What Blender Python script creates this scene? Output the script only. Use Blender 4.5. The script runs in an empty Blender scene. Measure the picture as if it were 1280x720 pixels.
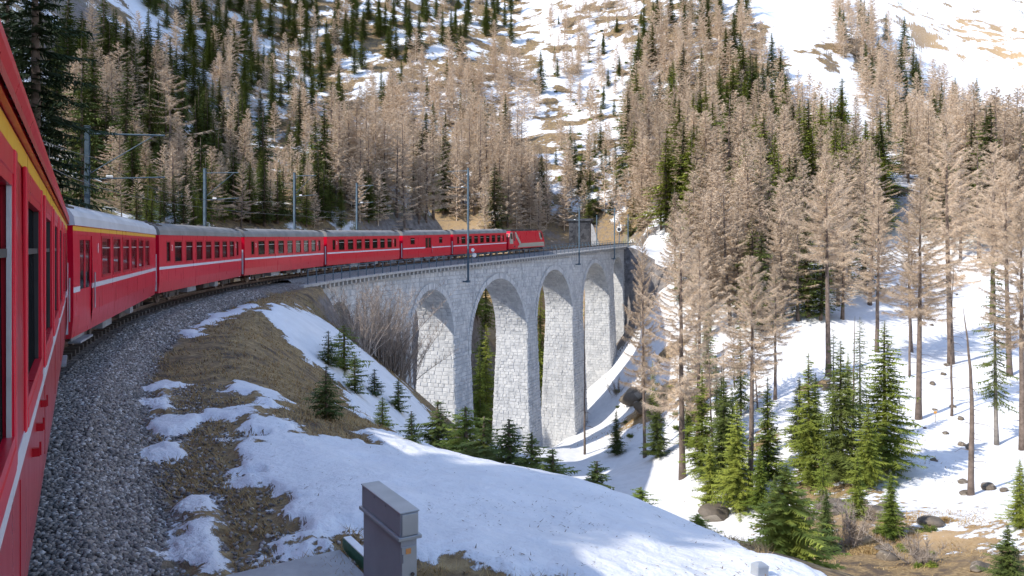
import bpy, bmesh, math, random
import numpy as np
from mathutils import Vector, Matrix

scene = bpy.context.scene
COL = scene.collection
R = math.radians
rnd = random.Random(11)
rng = np.random.default_rng(7)

# ------------------------------------------------------------------ camera, sky, sun, exposure
F, HY = 960.0, 310.0                      # focal length in photo pixels, row of the eye-level horizon
cam_d = bpy.data.cameras.new('camera')
cam_d.sensor_width = 36.0
cam_d.lens = 27.0
cam_d.shift_y = -50.0 / 1280.0
cam_d.clip_start = 0.05
cam_d.clip_end = 5000.0
cam = bpy.data.objects.new('camera', cam_d)
COL.objects.link(cam)
cam.location = (0, 0, 0)
cam.rotation_euler = (R(90), 0, 0)
scene.camera = cam

SUN_AZ, SUN_EL = 243.0, 40.0              # clockwise from the view direction (+Y)
world = bpy.data.worlds.new('World')
scene.world = world
world.use_nodes = True
wn = world.node_tree
wn.nodes.clear()
sky = wn.nodes.new('ShaderNodeTexSky')
sky.sky_type = 'NISHITA'
sky.sun_disc = False
sky.sun_elevation = R(SUN_EL)
sky.sun_rotation = R(SUN_AZ)
sky.altitude = 1500
sky.air_density = 1.0
sky.dust_density = 1.5
bg = wn.nodes.new('ShaderNodeBackground')
bg.inputs['Strength'].default_value = 0.15
wo = wn.nodes.new('ShaderNodeOutputWorld')
wn.links.new(sky.outputs[0], bg.inputs[0])
wn.links.new(bg.outputs[0], wo.inputs[0])

sd = bpy.data.lights.new('sun', 'SUN')
sd.energy = 2.0
sd.angle = R(0.53)
sd.color = (1.0, 0.94, 0.84)
sun = bpy.data.objects.new('sun', sd)
COL.objects.link(sun)
to_sun = Vector((math.sin(R(SUN_AZ)) * math.cos(R(SUN_EL)), math.cos(R(SUN_AZ)) * math.cos(R(SUN_EL)), math.sin(R(SUN_EL))))
sun.rotation_euler = to_sun.to_track_quat('Z', 'Y').to_euler()
sun.location = to_sun * 300

scene.view_settings.view_transform = 'Standard'
scene.view_settings.look = 'None'
scene.view_settings.gamma = 1.0
scene.view_settings.exposure = 1.52

# ------------------------------------------------------------------ helpers: scene objects
def link(o, parent=None):
    COL.objects.link(o)
    if parent is not None:
        o.parent = parent
    return o

def tag(o, label=None, cat=None, group=None, kind=None):
    if label: o['label'] = label
    if cat: o['category'] = cat
    if group: o['group'] = group
    if kind: o['kind'] = kind
    return o

def empty(name, loc=(0, 0, 0), rot=(0, 0, 0), scale=1.0):
    o = bpy.data.objects.new(name, None)
    o.empty_display_size = 0.2
    COL.objects.link(o)
    o.location = loc
    o.rotation_euler = rot
    o.scale = (scale,) * 3 if not isinstance(scale, tuple) else scale
    return o

def children(o):
    return KIDS.get(o.name, [])

KIDS = {}
def obj(name, me, parent=None, mat=None):
    if mat is not None and len(me.materials) == 0:
        me.materials.append(mat)
    o = bpy.data.objects.new(name, me)
    link(o, parent)
    if parent is not None:
        KIDS.setdefault(parent.name, []).append(o)
    return o

def copy_tree(o, parent=None):
    c = o.copy()
    link(c, parent)
    if parent is not None:
        KIDS.setdefault(parent.name, []).append(c)
    for ch in list(KIDS.get(o.name, [])):
        copy_tree(ch, c)
    return c

class MB:
    """collects polygons for one mesh"""
    def __init__(self):
        self.v = []
        self.f = []
        self.m = []
    def add(self, vs, fs, mi=0):
        b = len(self.v)
        self.v.extend([tuple(p) for p in vs])
        for f in fs:
            self.f.append(tuple(b + i for i in f))
            self.m.append(mi)
    def box(self, c, s, rz=0.0, mi=0, M=None):
        x, y, z = s[0] / 2, s[1] / 2, s[2] / 2
        vs = [(-x, -y, -z), (x, -y, -z), (x, y, -z), (-x, y, -z), (-x, -y, z), (x, -y, z), (x, y, z), (-x, y, z)]
        if M is not None:
            vs = [M @ Vector(p) + Vector(c) for p in vs]
        else:
            ca, sa = math.cos(rz), math.sin(rz)
            vs = [(c[0] + p[0] * ca - p[1] * sa, c[1] + p[0] * sa + p[1] * ca, c[2] + p[2]) for p in vs]
        self.add(vs, [(3, 2, 1, 0), (4, 5, 6, 7), (0, 1, 5, 4), (1, 2, 6, 5), (2, 3, 7, 6), (3, 0, 4, 7)], mi)
    def hexa(self, p, mi=0):
        self.add(p, [(3, 2, 1, 0), (4, 5, 6, 7), (0, 1, 5, 4), (1, 2, 6, 5), (2, 3, 7, 6), (3, 0, 4, 7)], mi)
    def tube(self, pts, r, n=6, mi=0, cap=True):
        pts = [Vector(p) for p in pts]
        k = len(pts)
        rs = r if isinstance(r, (list, tuple)) else [r] * k
        rings = []
        up = Vector((0, 0, 1))
        for i, p in enumerate(pts):
            d = (pts[min(i + 1, k - 1)] - pts[max(i - 1, 0)])
            d.normalize()
            a = d.cross(up) if abs(d.z) < 0.95 else d.cross(Vector((0, 1, 0)))
            a.normalize()
            b = a.cross(d)
            rings.append([p + (a * math.cos(2 * math.pi * j / n) + b * math.sin(2 * math.pi * j / n)) * rs[i] for j in range(n)])
        vs = [q for rg in rings for q in rg]
        fs = []
        for i in range(k - 1):
            for j in range(n):
                j2 = (j + 1) % n
                fs.append((i * n + j, i * n + j2, (i + 1) * n + j2, (i + 1) * n + j))
        if cap:
            fs.append(tuple(range(n - 1, -1, -1)))
            fs.append(tuple((k - 1) * n + j for j in range(n)))
        self.add(vs, fs, mi)
    def disc(self, c, axis, r, th, n=14, mi=0):
        a = Vector(axis).normalized()
        self.tube([Vector(c) - a * th / 2, Vector(c) + a * th / 2], r, n, mi)
    def mesh(self, name, smooth=False):
        me = bpy.data.meshes.new(name)
        me.from_pydata(self.v, [], self.f)
        if any(self.m):
            me.polygons.foreach_set('material_index', self.m)
        if smooth:
            me.polygons.foreach_set('use_smooth', [True] * len(self.f))
        me.update()
        return me
    def build(self, name, mat, parent=None, smooth=False, bevel=0.0):
        me = self.mesh(name, smooth)
        if bevel:
            bm = bmesh.new()
            bm.from_mesh(me)
            bmesh.ops.bevel(bm, geom=list(bm.edges), offset=bevel, segments=1, affect='EDGES')
            bm.to_mesh(me)
            bm.free()
        mats = mat if isinstance(mat, (list, tuple)) else [mat]
        for m in mats:
            me.materials.append(m)
        return obj(name, me, parent)

def tri_mesh(name, verts, tris, smooth=False):
    """fast mesh from numpy arrays (N,3) and (M,3)"""
    me = bpy.data.meshes.new(name)
    verts = np.ascontiguousarray(verts, dtype=np.float32)
    tris = np.ascontiguousarray(tris, dtype=np.int32)
    me.vertices.add(len(verts))
    me.vertices.foreach_set('co', verts.ravel())
    me.loops.add(tris.size)
    me.loops.foreach_set('vertex_index', tris.ravel())
    me.polygons.add(len(tris))
    me.polygons.foreach_set('loop_start', np.arange(0, tris.size, tris.shape[1], dtype=np.int32))
    me.polygons.foreach_set('loop_total', np.full(len(tris), tris.shape[1], dtype=np.int32))
    if smooth:
        me.polygons.foreach_set('use_smooth', np.ones(len(tris), dtype=bool))
    me.update(calc_edges=True)
    return me

# ------------------------------------------------------------------ helpers: materials
class NT:
    def __init__(self, name):
        self.mat = bpy.data.materials.new(name)
        self.mat.use_nodes = True
        self.t = self.mat.node_tree
        self.b = self.t.nodes['Principled BSDF']
        self.out = self.t.nodes['Material Output']
    def n(self, typ, **kw):
        nd = self.t.nodes.new(typ)
        for k, v in kw.items():
            setattr(nd, k, v)
        return nd
    def l(self, a, b):
        self.t.links.new(a, b)
    def coord(self, which='Object'):
        return self.n('ShaderNodeTexCoord').outputs[which]
    def noise(self, vec, scale, detail=4, rough=0.55, dist=0.0):
        nd = self.n('ShaderNodeTexNoise')
        nd.inputs['Scale'].default_value = scale
        nd.inputs['Detail'].default_value = detail
        nd.inputs['Roughness'].default_value = rough
        nd.inputs['Distortion'].default_value = dist
        if vec is not None: self.l(vec, nd.inputs['Vector'])
        return nd.outputs['Fac']
    def ramp(self, fac, stops, interp='LINEAR'):
        nd = self.n('ShaderNodeValToRGB')
        cr = nd.color_ramp
        cr.interpolation = interp
        while len(cr.elements) < len(stops):
            cr.elements.new(0.5)
        for e, (p, c) in zip(cr.elements, stops):
            e.position = p
            e.color = (c[0], c[1], c[2], 1) if isinstance(c, (tuple, list)) else (c, c, c, 1)
        self.l(fac, nd.inputs[0])
        return nd.outputs[0]
    def mix(self, fac, a, b, blend='MIX'):
        nd = self.n('ShaderNodeMix', data_type='RGBA', blend_type=blend)
        for s, i in ((fac, 0), (a, 6), (b, 7)):
            if hasattr(s, 'is_linked') or hasattr(s, 'links'):
                self.l(s, nd.inputs[i])
            else:
                nd.inputs[i].default_value = s if i == 0 else (s[0], s[1], s[2], 1)
        return nd.outputs[2]
    def math(self, op, a, b=0.0, c=0.0, clamp=False):
        nd = self.n('ShaderNodeMath', operation=op, use_clamp=clamp)
        for i, s in enumerate((a, b, c)):
            if hasattr(s, 'links'): self.l(s, nd.inputs[i])
            else: nd.inputs[i].default_value = s
        return nd.outputs[0]
    def smooth(self, v, lo, hi):
        nd = self.n('ShaderNodeMapRange', interpolation_type='SMOOTHSTEP')
        self.l(v, nd.inputs['Value'])
        nd.inputs['From Min'].default_value = lo
        nd.inputs['From Max'].default_value = hi
        return nd.outputs[0]
    def attr(self, name):
        return self.n('ShaderNodeAttribute', attribute_name=name).outputs['Fac']
    def bump(self, h, strength=0.3, dist=0.02):
        nd = self.n('ShaderNodeBump')
        nd.inputs['Strength'].default_value = strength
        nd.inputs['Distance'].default_value = dist
        self.l(h, nd.inputs['Height'])
        self.l(nd.outputs[0], self.b.inputs['Normal'])
    def set(self, color=None, rough=None, metal=None, spec=None, coat=None):
        b = self.b
        if color is not None:
            if hasattr(color, 'links'): self.l(color, b.inputs['Base Color'])
            else: b.inputs['Base Color'].default_value = (*color[:3], 1)
        if rough is not None:
            if hasattr(rough, 'links'): self.l(rough, b.inputs['Roughness'])
            else: b.inputs['Roughness'].default_value = rough
        if metal is not None: b.inputs['Metallic'].default_value = metal
        if spec is not None: b.inputs['Specular IOR Level'].default_value = spec
        if coat is not None:
            b.inputs['Coat Weight'].default_value = coat
            b.inputs['Coat Roughness'].default_value = 0.08
        return self.mat

def mat_var(name, c1, c2, scale=6.0, rough=0.6, metal=0.0, bump=0.0, spec=0.5, coat=None, which='Object', detail=4):
    t = NT(name)
    f = t.noise(t.coord(which), scale, detail)
    t.set(t.ramp(f, [(0.3, c1), (0.7, c2)]), rough, metal, spec, coat)
    if bump: t.bump(f, bump, 0.02)
    return t.mat

def mat_tree(name, dark, light, scale=0.9, rough=0.8):
    """leaf / twig colour, varied from tree to tree and within one tree"""
    t = NT(name)
    f = t.noise(t.coord('Object'), scale, 3)
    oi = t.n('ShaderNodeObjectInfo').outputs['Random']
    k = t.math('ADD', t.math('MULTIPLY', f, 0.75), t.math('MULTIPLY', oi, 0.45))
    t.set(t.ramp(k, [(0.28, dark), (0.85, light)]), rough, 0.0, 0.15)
    return t.mat

def paint(name, c, dirt=(0.12, 0.09, 0.08), rough=0.28, streak=0.35):
    """coach paint: faint streaks of brake dust, semi gloss"""
    t = NT(name)
    co = t.coord('Object')
    mp = t.n('ShaderNodeMapping')
    mp.inputs['Scale'].default_value = (2.2, 2.2, 0.35)
    t.l(co, mp.inputs[0])
    f = t.noise(mp.outputs[0], 2.0, 6, 0.65)
    g = t.noise(co, 0.7, 4)
    fac = t.math('MULTIPLY', t.smooth(f, 0.5, 0.9), streak)
    base = t.mix(t.math('MULTIPLY', g, 0.35), c, tuple(x * 0.72 for x in c))
    sx = t.n('ShaderNodeSeparateXYZ'); t.l(co, sx.inputs[0])
    low = t.n('ShaderNodeMapRange'); t.l(sx.outputs[2], low.inputs['Value'])
    low.inputs['From Min'].default_value = 1.25; low.inputs['From Max'].default_value = 0.55
    base = t.mix(t.math('MULTIPLY', low.outputs[0], t.math('MULTIPLY', t.smooth(f, 0.25, 0.7), 0.55)), base, tuple(c[i] * 0.35 + dirt[i] * 0.7 for i in range(3)))
    t.set(t.mix(fac, base, tuple(c[i] * 0.5 + dirt[i] * 0.35 for i in range(3))), t.math('ADD', t.math('MULTIPLY', f, 0.25), rough - 0.1), 0.0, 0.28, 0.06)
    return t.mat

M = {}
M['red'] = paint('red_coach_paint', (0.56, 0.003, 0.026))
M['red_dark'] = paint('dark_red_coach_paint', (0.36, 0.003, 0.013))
M['yellow'] = paint('yellow_stripe_paint', (0.78, 0.44, 0.02), streak=0.25)
M['stripe'] = paint('pale_grey_stripe_paint', (0.60, 0.61, 0.66), streak=0.25)
M['silver_roof'] = mat_var('silver_roof_sheet', (0.40, 0.42, 0.45), (0.52, 0.54, 0.57), 1.2, 0.5, 0.1)
M['grey_roof'] = mat_var('grey_roof_sheet', (0.14, 0.135, 0.13), (0.23, 0.22, 0.21), 1.0, 0.75)
M['rubber'] = mat_var('black_rubber', (0.015, 0.015, 0.016), (0.035, 0.034, 0.034), 4, 0.7)
M['steel_dark'] = mat_var('brake_dust_steel', (0.035, 0.028, 0.024), (0.085, 0.07, 0.06), 5, 0.75)
M['steel_grey'] = mat_var('grey_steel', (0.20, 0.22, 0.24), (0.32, 0.34, 0.37), 4, 0.5, 0.3)
M['alu'] = mat_var('aluminium_frame', (0.48, 0.50, 0.52), (0.62, 0.64, 0.66), 9, 0.35, 0.6)
M['rail_steel'] = mat_var('rail_steel', (0.12, 0.08, 0.06), (0.25, 0.19, 0.15), 3, 0.45, 0.5)
M['sleeper'] = mat_var('sleeper_wood', (0.035, 0.028, 0.024), (0.08, 0.065, 0.055), 5, 0.9)
M['mast'] = mat_var('blue_grey_mast_paint', (0.060, 0.095, 0.125), (0.11, 0.155, 0.19), 3, 0.7, 0.0, 0.0, 0.2)
M['wire'] = mat_var('copper_wire', (0.10, 0.10, 0.10), (0.16, 0.15, 0.14), 3, 0.5, 0.5)
M['white'] = mat_var('white_paint', (0.70, 0.70, 0.69), (0.82, 0.82, 0.80), 5, 0.5)
M['beige'] = paint('beige_loco_paint', (0.36, 0.34, 0.28))
M['black'] = mat_var('black_plastic', (0.02, 0.02, 0.022), (0.04, 0.04, 0.042), 5, 0.5)
M['seat'] = mat_var('seat_cloth', (0.05, 0.06, 0.09), (0.09, 0.09, 0.12), 8, 0.9)
M['concrete'] = mat_var('concrete', (0.30, 0.29, 0.28), (0.44, 0.43, 0.41), 2.5, 0.9, bump=0.3)
M['green_paint'] = mat_var('green_edge_paint', (0.02, 0.12, 0.06), (0.05, 0.18, 0.10), 12, 0.5)
M['zinc'] = mat_var('zinc_cabinet_sheet', (0.34, 0.37, 0.39), (0.47, 0.50, 0.52), 2.0, 0.42, 0.55)
M['zinc_dark'] = mat_var('dark_zinc_sheet', (0.27, 0.29, 0.32), (0.36, 0.385, 0.42), 2.0, 0.5, 0.15)

def glass(name, tint, alpha, spec=0.6, fres=0.6):
    t = NT(name)
    t.set(tint, 0.05, 0.0, spec)
    tr = t.n('ShaderNodeBsdfTransparent')
    tr.inputs[0].default_value = (0.62, 0.62, 0.58, 1)
    mx = t.n('ShaderNodeMixShader')
    lw = t.n('ShaderNodeLayerWeight')
    lw.inputs[0].default_value = 0.35
    k = t.math('ADD', t.math('MULTIPLY', lw.outputs['Fresnel'], fres), 1 - alpha, clamp=True)
    t.l(k, mx.inputs[0])
    t.l(tr.outputs[0], mx.inputs[1])
    t.l(t.b.outputs[0], mx.inputs[2])
    t.l(mx.outputs[0], t.out.inputs['Surface'])
    return t.mat
M['glass'] = glass('window_glass', (0.02, 0.022, 0.022), 0.75)
M['glass_dark'] = glass('dark_window_glass', (0.012, 0.013, 0.014), 0.35)
M['glass_near'] = glass('near_window_glass', (0.012, 0.013, 0.014), 0.1, 0.0, 0.0)

def stone_mat(name, c1, c2, c3):
    t = NT(name)
    co = t.coord('Object')
    vr = t.n('ShaderNodeTexVoronoi')
    vr.inputs['Scale'].default_value = 1.35
    t.l(co, vr.inputs['Vector'])
    f = t.noise(co, 5.0, 5, 0.65)
    big = t.noise(co, 0.22, 4)
    sep = t.n('ShaderNodeSeparateColor')
    t.l(vr.outputs['Color'], sep.inputs[0])
    base = t.ramp(t.math('ADD', t.math('MULTIPLY', sep.outputs[0], 0.6), t.math('MULTIPLY', f, 0.5)), [(0.2, c1), (0.55, c2), (0.95, c3)])
    base = t.mix(t.math('MULTIPLY', t.smooth(big, 0.5, 0.8), 0.18), base, (0.27, 0.26, 0.25))
    mp = t.n('ShaderNodeMapping'); mp.inputs['Scale'].default_value = (1.1, 1.1, 0.09)
    t.l(co, mp.inputs[0])
    st = t.noise(mp.outputs[0], 0.8, 5, 0.6)
    base = t.mix(t.math('MULTIPLY', t.smooth(st, 0.56, 0.72), 0.40), base, tuple(x * 0.55 for x in c1))
    base = t.mix(t.math('MULTIPLY', t.smooth(st, 0.46, 0.33), 0.35), base, tuple(min(1, x * 1.15) for x in c3))
    t.set(base, 0.9, 0, 0.2)
    t.bump(f, 0.6, 0.05)
    return t.mat
M['stone'] = stone_mat('viaduct_stone', (0.38, 0.385, 0.39), (0.47, 0.47, 0.47), (0.58, 0.575, 0.56))
M['mortar'] = mat_var('mortar', (0.32, 0.32, 0.315), (0.42, 0.42, 0.41), 2.0, 0.95, bump=0.4)
M['dark_stone'] = stone_mat('dark_hut_stone', (0.025, 0.026, 0.03), (0.05, 0.05, 0.055), (0.09, 0.09, 0.095))
M['rock'] = stone_mat('boulder_rock', (0.075, 0.062, 0.05), (0.16, 0.13, 0.10), (0.32, 0.28, 0.22))

M['bark'] = mat_var('conifer_bark', (0.09, 0.065, 0.05), (0.20, 0.15, 0.12), 2.2, 0.95, bump=0.5)
M['bark_grey'] = mat_var('grey_bark', (0.16, 0.14, 0.12), (0.28, 0.25, 0.22), 2.2, 0.95, bump=0.4)
M['larch'] = mat_tree('bare_larch_twigs', (0.40, 0.305, 0.215), (0.67, 0.53, 0.39), 0.25, 0.9)
M['needle'] = mat_tree('spruce_needles', (0.040, 0.066, 0.020), (0.145, 0.175, 0.040), 0.5)
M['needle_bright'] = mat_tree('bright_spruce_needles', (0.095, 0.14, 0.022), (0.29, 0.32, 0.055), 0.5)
M['needle_dark'] = mat_tree('shaded_spruce_needles', (0.016, 0.032, 0.018), (0.050, 0.072, 0.028), 0.5)  # darker needle copy, the shade is put into its colour
M['shrub_twig'] = mat_tree('leafless_shrub_twigs', (0.15, 0.12, 0.10), (0.36, 0.30, 0.25), 0.9, 0.9)

# ------------------------------------------------------------------ the line: plan and profile of the track
_h0, _s0, _k1, _k2, _k3, _lat = -0.5844, 20.8377, 0.0056, 0.0113, -0.0075, 1.571
_g = np.arange(-80, 300, 0.25)
def _head(s):
    se = np.clip(s, -20, 116)
    return _h0 + _k1 * se + _k2 * se ** 2 / 100 + _k3 * se ** 3 / 1e4
_H = _head(_g)
_X = np.cumsum(np.sin(_H)) * 0.25
_Y = np.cumsum(np.cos(_H)) * 0.25
_i0 = int(np.argmin(abs(_g)))
_X = _X - _X[_i0] - _lat * math.cos(_h0)
_Y = _Y - _Y[_i0] + _lat * math.sin(_h0)
def rail_z(s):
    s = np.asarray(s, float)
    q = np.clip(s - 20, 0, 97)
    return -2.75 + 1.6e-4 * q ** 2 + 0.031 * np.maximum(s - 117, 0)
def trk(s, t=0.0, dz=0.0):
    """point beside the track: s along it, t to the right of its centre, dz above the rail"""
    h = float(np.interp(s, _g, _H))
    return Vector((float(np.interp(s, _g, _X)) + t * math.cos(h), float(np.interp(s, _g, _Y)) - t * math.sin(h), float(rail_z(s)) + dz))
def trk_h(s):
    return float(np.interp(s, _g, _H))
def s_at(px, t):
    """distance along the line at which the line offset by t crosses a sight line of the valley survey"""
    ss = np.linspace(40, 230, 1900)
    h = np.interp(ss, _g, _H)
    x = np.interp(ss, _g, _X) + t * np.cos(h)
    y = np.interp(ss, _g, _Y) - t * np.sin(h)
    u = 640 + F * x / y
    k = int(np.argmax((u > px) & (ss > 60)))
    return float(ss[k])
BR0, BR1 = s_at(384, 2.85), s_at(783, 2.6)      # viaduct from .. to

# ------------------------------------------------------------------ terrain: surveyed points (bearing row/col of the photo, distance), snow cover
CP = [
 # near bank and ballast shoulder
 (60,720,7.3,0),(230,720,7.6,0),(400,720,8.0,.2),(620,720,8.2,.4),(900,720,9.8,1),(960,720,9.6,1),(1010,760,8.6,1),
 (190,480,18.6,0),(230,430,25.6,0),(330,372,48,0),(205,560,12.7,0),(240,680,8.7,0),
 (330,520,15.5,.3),(270,440,25,0),(300,410,32,0),(400,560,14.5,.6),(330,630,10.3,.3),(500,620,11.5,1),(560,580,14.5,1),
 (700,650,11.5,1),(640,600,14,1),(800,680,11,1),(720,607,15,1),(840,660,12.5,1),(480,545,18,.5),(400,510,20,.1),(350,480,22,0),
 (330,430,30,0),(360,390,42,.6),(385,378,54,.1),(410,392,57,.1),
 # back bank falling to the gorge
 (420,420,47,.7),(450,470,42,.7),(400,470,33,.4),(380,440,37,.5),(500,500,44,.8),(540,550,44,.8),(460,520,31,.5),(560,575,36,.7),
 (620,600,40,.6),(700,640,38,.6),(800,700,32,.5),(900,740,28,.5),(1000,790,22,.3),
 # gorge floor and its far side
 (578,560,98,.6),(660,552,122,.9),(720,538,145,.95),(766,452,163,.8),(730,572,118,.95),(800,590,100,1),(700,590,112,1),(850,600,92,.9),
 (900,645,76,.9),(930,665,69,.7),(980,645,66,.5),(1060,645,58,.42),(1100,705,47,.4),(1150,640,58,.85),(1200,600,68,1),(1230,705,44,.95),
 (1150,540,85,1),(1200,480,100,1),(1150,440,120,.95),(1000,430,125,.95),(880,440,132,.8),(1080,430,122,.95),(1270,455,105,.9),
 (1140,370,150,.85),(1130,300,175,.75),(1120,250,190,.6),(1270,330,155,.7),(1270,230,215,.55),(820,440,150,.5),(793,400,170,.85),
 (795,345,187,.9),(786,322,190,.7),(770,480,152,.9),(820,500,130,.55),(760,520,146,.8),(850,530,115,.5),(950,490,108,.6),(950,560,88,.55),
 (1020,520,95,.5),(1050,590,72,.42),(900,560,95,.55),(1330,600,60,.8),(1330,740,36,.7),(1500,560,62,.7),(1500,720,36,.5),
 # behind the viaduct
 (600,405,205,.3),(605,520,165,.3),(675,400,215,.3),(680,510,168,.3),(540,520,140,.3),(740,470,190,.6),
 # slopes above
 (1000,200,270,.35),(900,100,360,.4),(1010,0,470,.9),(985,40,420,.95),(1035,112,335,.9),(1060,60,400,.5),(930,40,410,.4),(1090,0,480,.85),(1200,100,420,.88),(1280,60,460,.80),(1280,0,560,.75),
 (1180,180,330,.5),(1280,160,350,.8),(800,250,230,.5),(740,245,240,.5),(700,150,330,.52),(770,110,370,.62),(690,0,520,.6),(850,0,480,.45),
 (600,200,280,.4),(640,285,215,.45),(560,292,172,.45),(500,150,330,.5),(560,60,420,.46),(640,20,520,.48),(450,250,220,.4),(400,100,360,.5),
 (400,0,430,.46),(300,200,240,.35),(250,262,165,.4),(250,100,300,.55),(150,100,260,.55),(100,0,270,.6),(200,0,350,.55),(300,30,380,.46),
 (50,150,150,.5),(30,0,180,.5),(0,60,165,.5),(150,305,70,.3),(350,296,130,.4),(450,286,150,.45),(250,300,95,.4),
 # above the frame and out to the sides
 (690,-200,760,.7),(300,-200,620,.6),(1100,-200,760,.8),(500,-250,700,.6),(900,-220,760,.7),(1350,-150,700,.8),(0,-200,330,.6),
 (690,-420,1200,.7),(250,-420,1100,.7),(1100,-420,1200,.7),(1500,-200,800,.7),(1500,150,260,.6),(1700,300,140,.6),(1700,600,45,.6),
]
CW = [ # world points: X, Y, Z, snow
 (-22,30,-2.6,.3),(-30,20,-1.5,.4),(-45,45,3,.4),(-12,-4,-2.8,.2),(-30,-20,0,.4),(-60,10,12,.5),(6,-3,-4.2,.6),(20,-5,-10,.7),
 (2,3,-3.5,.4),(-2,2,-3.3,.1),(4,5,-4.0,.8),(-3,-10,-3.2,.1),(12,8,-6,.8),(40,0,-18,.6),(60,-30,-22,.6),(0,-40,-6,.5),(-40,-60,4,.5),
 (-120,60,45,.5),(-180,150,95,.5),(-310,300,255,.5),(-250,330,235,.5),(-380,200,240,.5),(-330,420,330,.6),(-420,330,340,.6),(-300,60,120,.5),(-250,-80,70,.5),(-120,-120,15,.5),  # left ridge out of view, heights shaped to shade the left slope
 (0,-250,-20,.5),(150,-150,-20,.5),(200,20,5,.5),(260,120,30,.5),(300,-100,30,.5),(400,300,160,.7),(-600,100,300,.6),(-500,-300,200,.6),(500,-400,120,.6),(0,-900,50,.6),(-900,0,400,.6),(900,0,300,.6),
]
pts = [((x - 640) / F * d, d, (HY - y) / F * d, c) for x, y, d, c in CP] + CW
pts = np.array(pts, float)
def qspace(X, Y):
    r = np.maximum(np.hypot(X, Y), 0.6)
    return np.stack([np.arctan2(X, Y) * 1.3, np.log(r)], -1), r
_q, _r = qspace(pts[:, 0], pts[:, 1])
_e = pts[:, 2] / _r
def _tps(d2):
    return 0.5 * d2 * np.log(d2 + 1e-9)
_n = len(pts)
_A = np.zeros((_n + 3, _n + 3))
_A[:_n, :_n] = _tps(((_q[:, None] - _q[None]) ** 2).sum(-1)) + np.eye(_n) * 1.5e-3
_A[:_n, _n] = 1
_A[:_n, _n + 1:] = _q
_A[_n:, :_n] = _A[:_n, _n:].T
_w = np.linalg.solve(_A, np.concatenate([_e, np.zeros(3)]))

def hash2(ix, iy, seed):
    h = (ix.astype(np.int64) * 374761393 + iy.astype(np.int64) * 668265263 + seed * 1442695041) & 0x7fffffff
    h = ((h ^ (h >> 13)) * 1274126177) & 0x7fffffff
    return ((h ^ (h >> 16)) & 0xffff) / 65535.0
def vnoise(x, y, seed=0):
    ix, iy = np.floor(x), np.floor(y)
    fx, fy = x - ix, y - iy
    fx, fy = fx * fx * (3 - 2 * fx), fy * fy * (3 - 2 * fy)
    a, b = hash2(ix, iy, seed), hash2(ix + 1, iy, seed)
    c, d = hash2(ix, iy + 1, seed), hash2(ix + 1, iy + 1, seed)
    return (a * (1 - fx) + b * fx) * (1 - fy) + (c * (1 - fx) + d * fx) * fy
def fbm(x, y, oct=4, seed=0):
    s = 0; a = 0.5
    for o in range(oct):
        s = s + a * (vnoise(x * 2 ** o, y * 2 ** o, seed + o) - 0.5)
        a *= 0.5
    return s

_ts = np.arange(-60, BR1 + 9, 0.5)
_tx, _ty, _th = np.interp(_ts, _g, _X), np.interp(_ts, _g, _Y), np.interp(_ts, _g, _H)
def track_dist(X, Y):
    """signed offset from the track centre (right positive) and distance along it"""
    d2 = (X[:, None] - _tx[None]) ** 2 + (Y[:, None] - _ty[None]) ** 2
    k = np.argmin(d2, 1)
    dx, dy = X - _tx[k], Y - _ty[k]
    t = dx * np.cos(_th[k]) - dy * np.sin(_th[k])
    return t, _ts[k], np.sqrt(d2[np.arange(len(k)), k])

def ground(X, Y):
    """height, snow cover and ballast share of the ground at world X, Y (arrays)"""
    X = np.atleast_1d(np.asarray(X, float)); Y = np.atleast_1d(np.asarray(Y, float))
    Z = np.empty_like(X); C = np.empty_like(X); B = np.zeros_like(X)
    for a in range(0, len(X), 20000):
        x, y = X[a:a + 20000], Y[a:a + 20000]
        q, r = qspace(x, y)
        d2 = ((q[:, None] - _q[None]) ** 2).sum(-1)
        e = _tps(d2) @ _w[:_n] + _w[_n] + q @ _w[_n + 1:]
        w = 1 / (d2 + 2e-4) ** 2
        c = (w @ pts[:, 3]) / w.sum(1)
        z = e * r
        # roughness of the land, growing with the size of its forms
        amp = np.clip((r - 14) / 90, 0, 1)
        z = z + amp * (fbm(x / 22, y / 22, 4, 3) * 4.0 + fbm(x / 5, y / 5, 3, 9) * 0.9)
        far = np.clip((r - 230) / 120, 0, 1)
        led = fbm(x / 46, y / 46, 4, 21)
        z = z + far * (led * 17 + np.abs(fbm(x / 14, y / 14, 3, 31)) * 4)
        near = 1 - np.clip((r - 30) / 25, 0, 1)
        z = z + near * (fbm(x / 1.7, y / 1.7, 3, 41) * 0.24 + fbm(x / 0.45, y / 0.45, 3, 51) * 0.07)
        # formation of the railway
        t, s, d = track_dist(x, y)
        on_bridge = (s > BR0 + 1.5) & (s < BR1 - 1.0)
        rz = rail_z(s)
        prof = rz - 0.42 - np.clip((np.abs(t) - 2.0) / 0.9, 0, 1) * 0.42
        ww_ = np.where((s > BR1 - 4) & (t > 0), 15.0, 3.2)
        bl = np.clip((np.abs(t) - 3.3) / ww_, 0, 1)
        bl = bl * bl * (3 - 2 * bl)
        bl = np.clip(bl + np.clip((d - np.abs(t)) / 4, 0, 1), 0, 1)
        inside = (~on_bridge) & (d < 3.4 + ww_)
        z = np.where(inside, prof * (1 - bl) + z * bl, z)
        # keep the gorge clear of the deck
        z = np.where(on_bridge & (np.abs(t) < 6), np.minimum(z, rz - 2.2), z)
        gw = 1 - np.clip((np.abs(t) - 2.6 + fbm(x / 0.9, y / 0.9, 2, 61) * 1.3) / 0.5, 0, 1)
        B[a:a + 20000] = np.where(inside | ((~on_bridge) & (d < 4)), gw, 0)
        Z[a:a + 20000] = z; C[a:a + 20000] = c
    return Z, C, B
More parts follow.
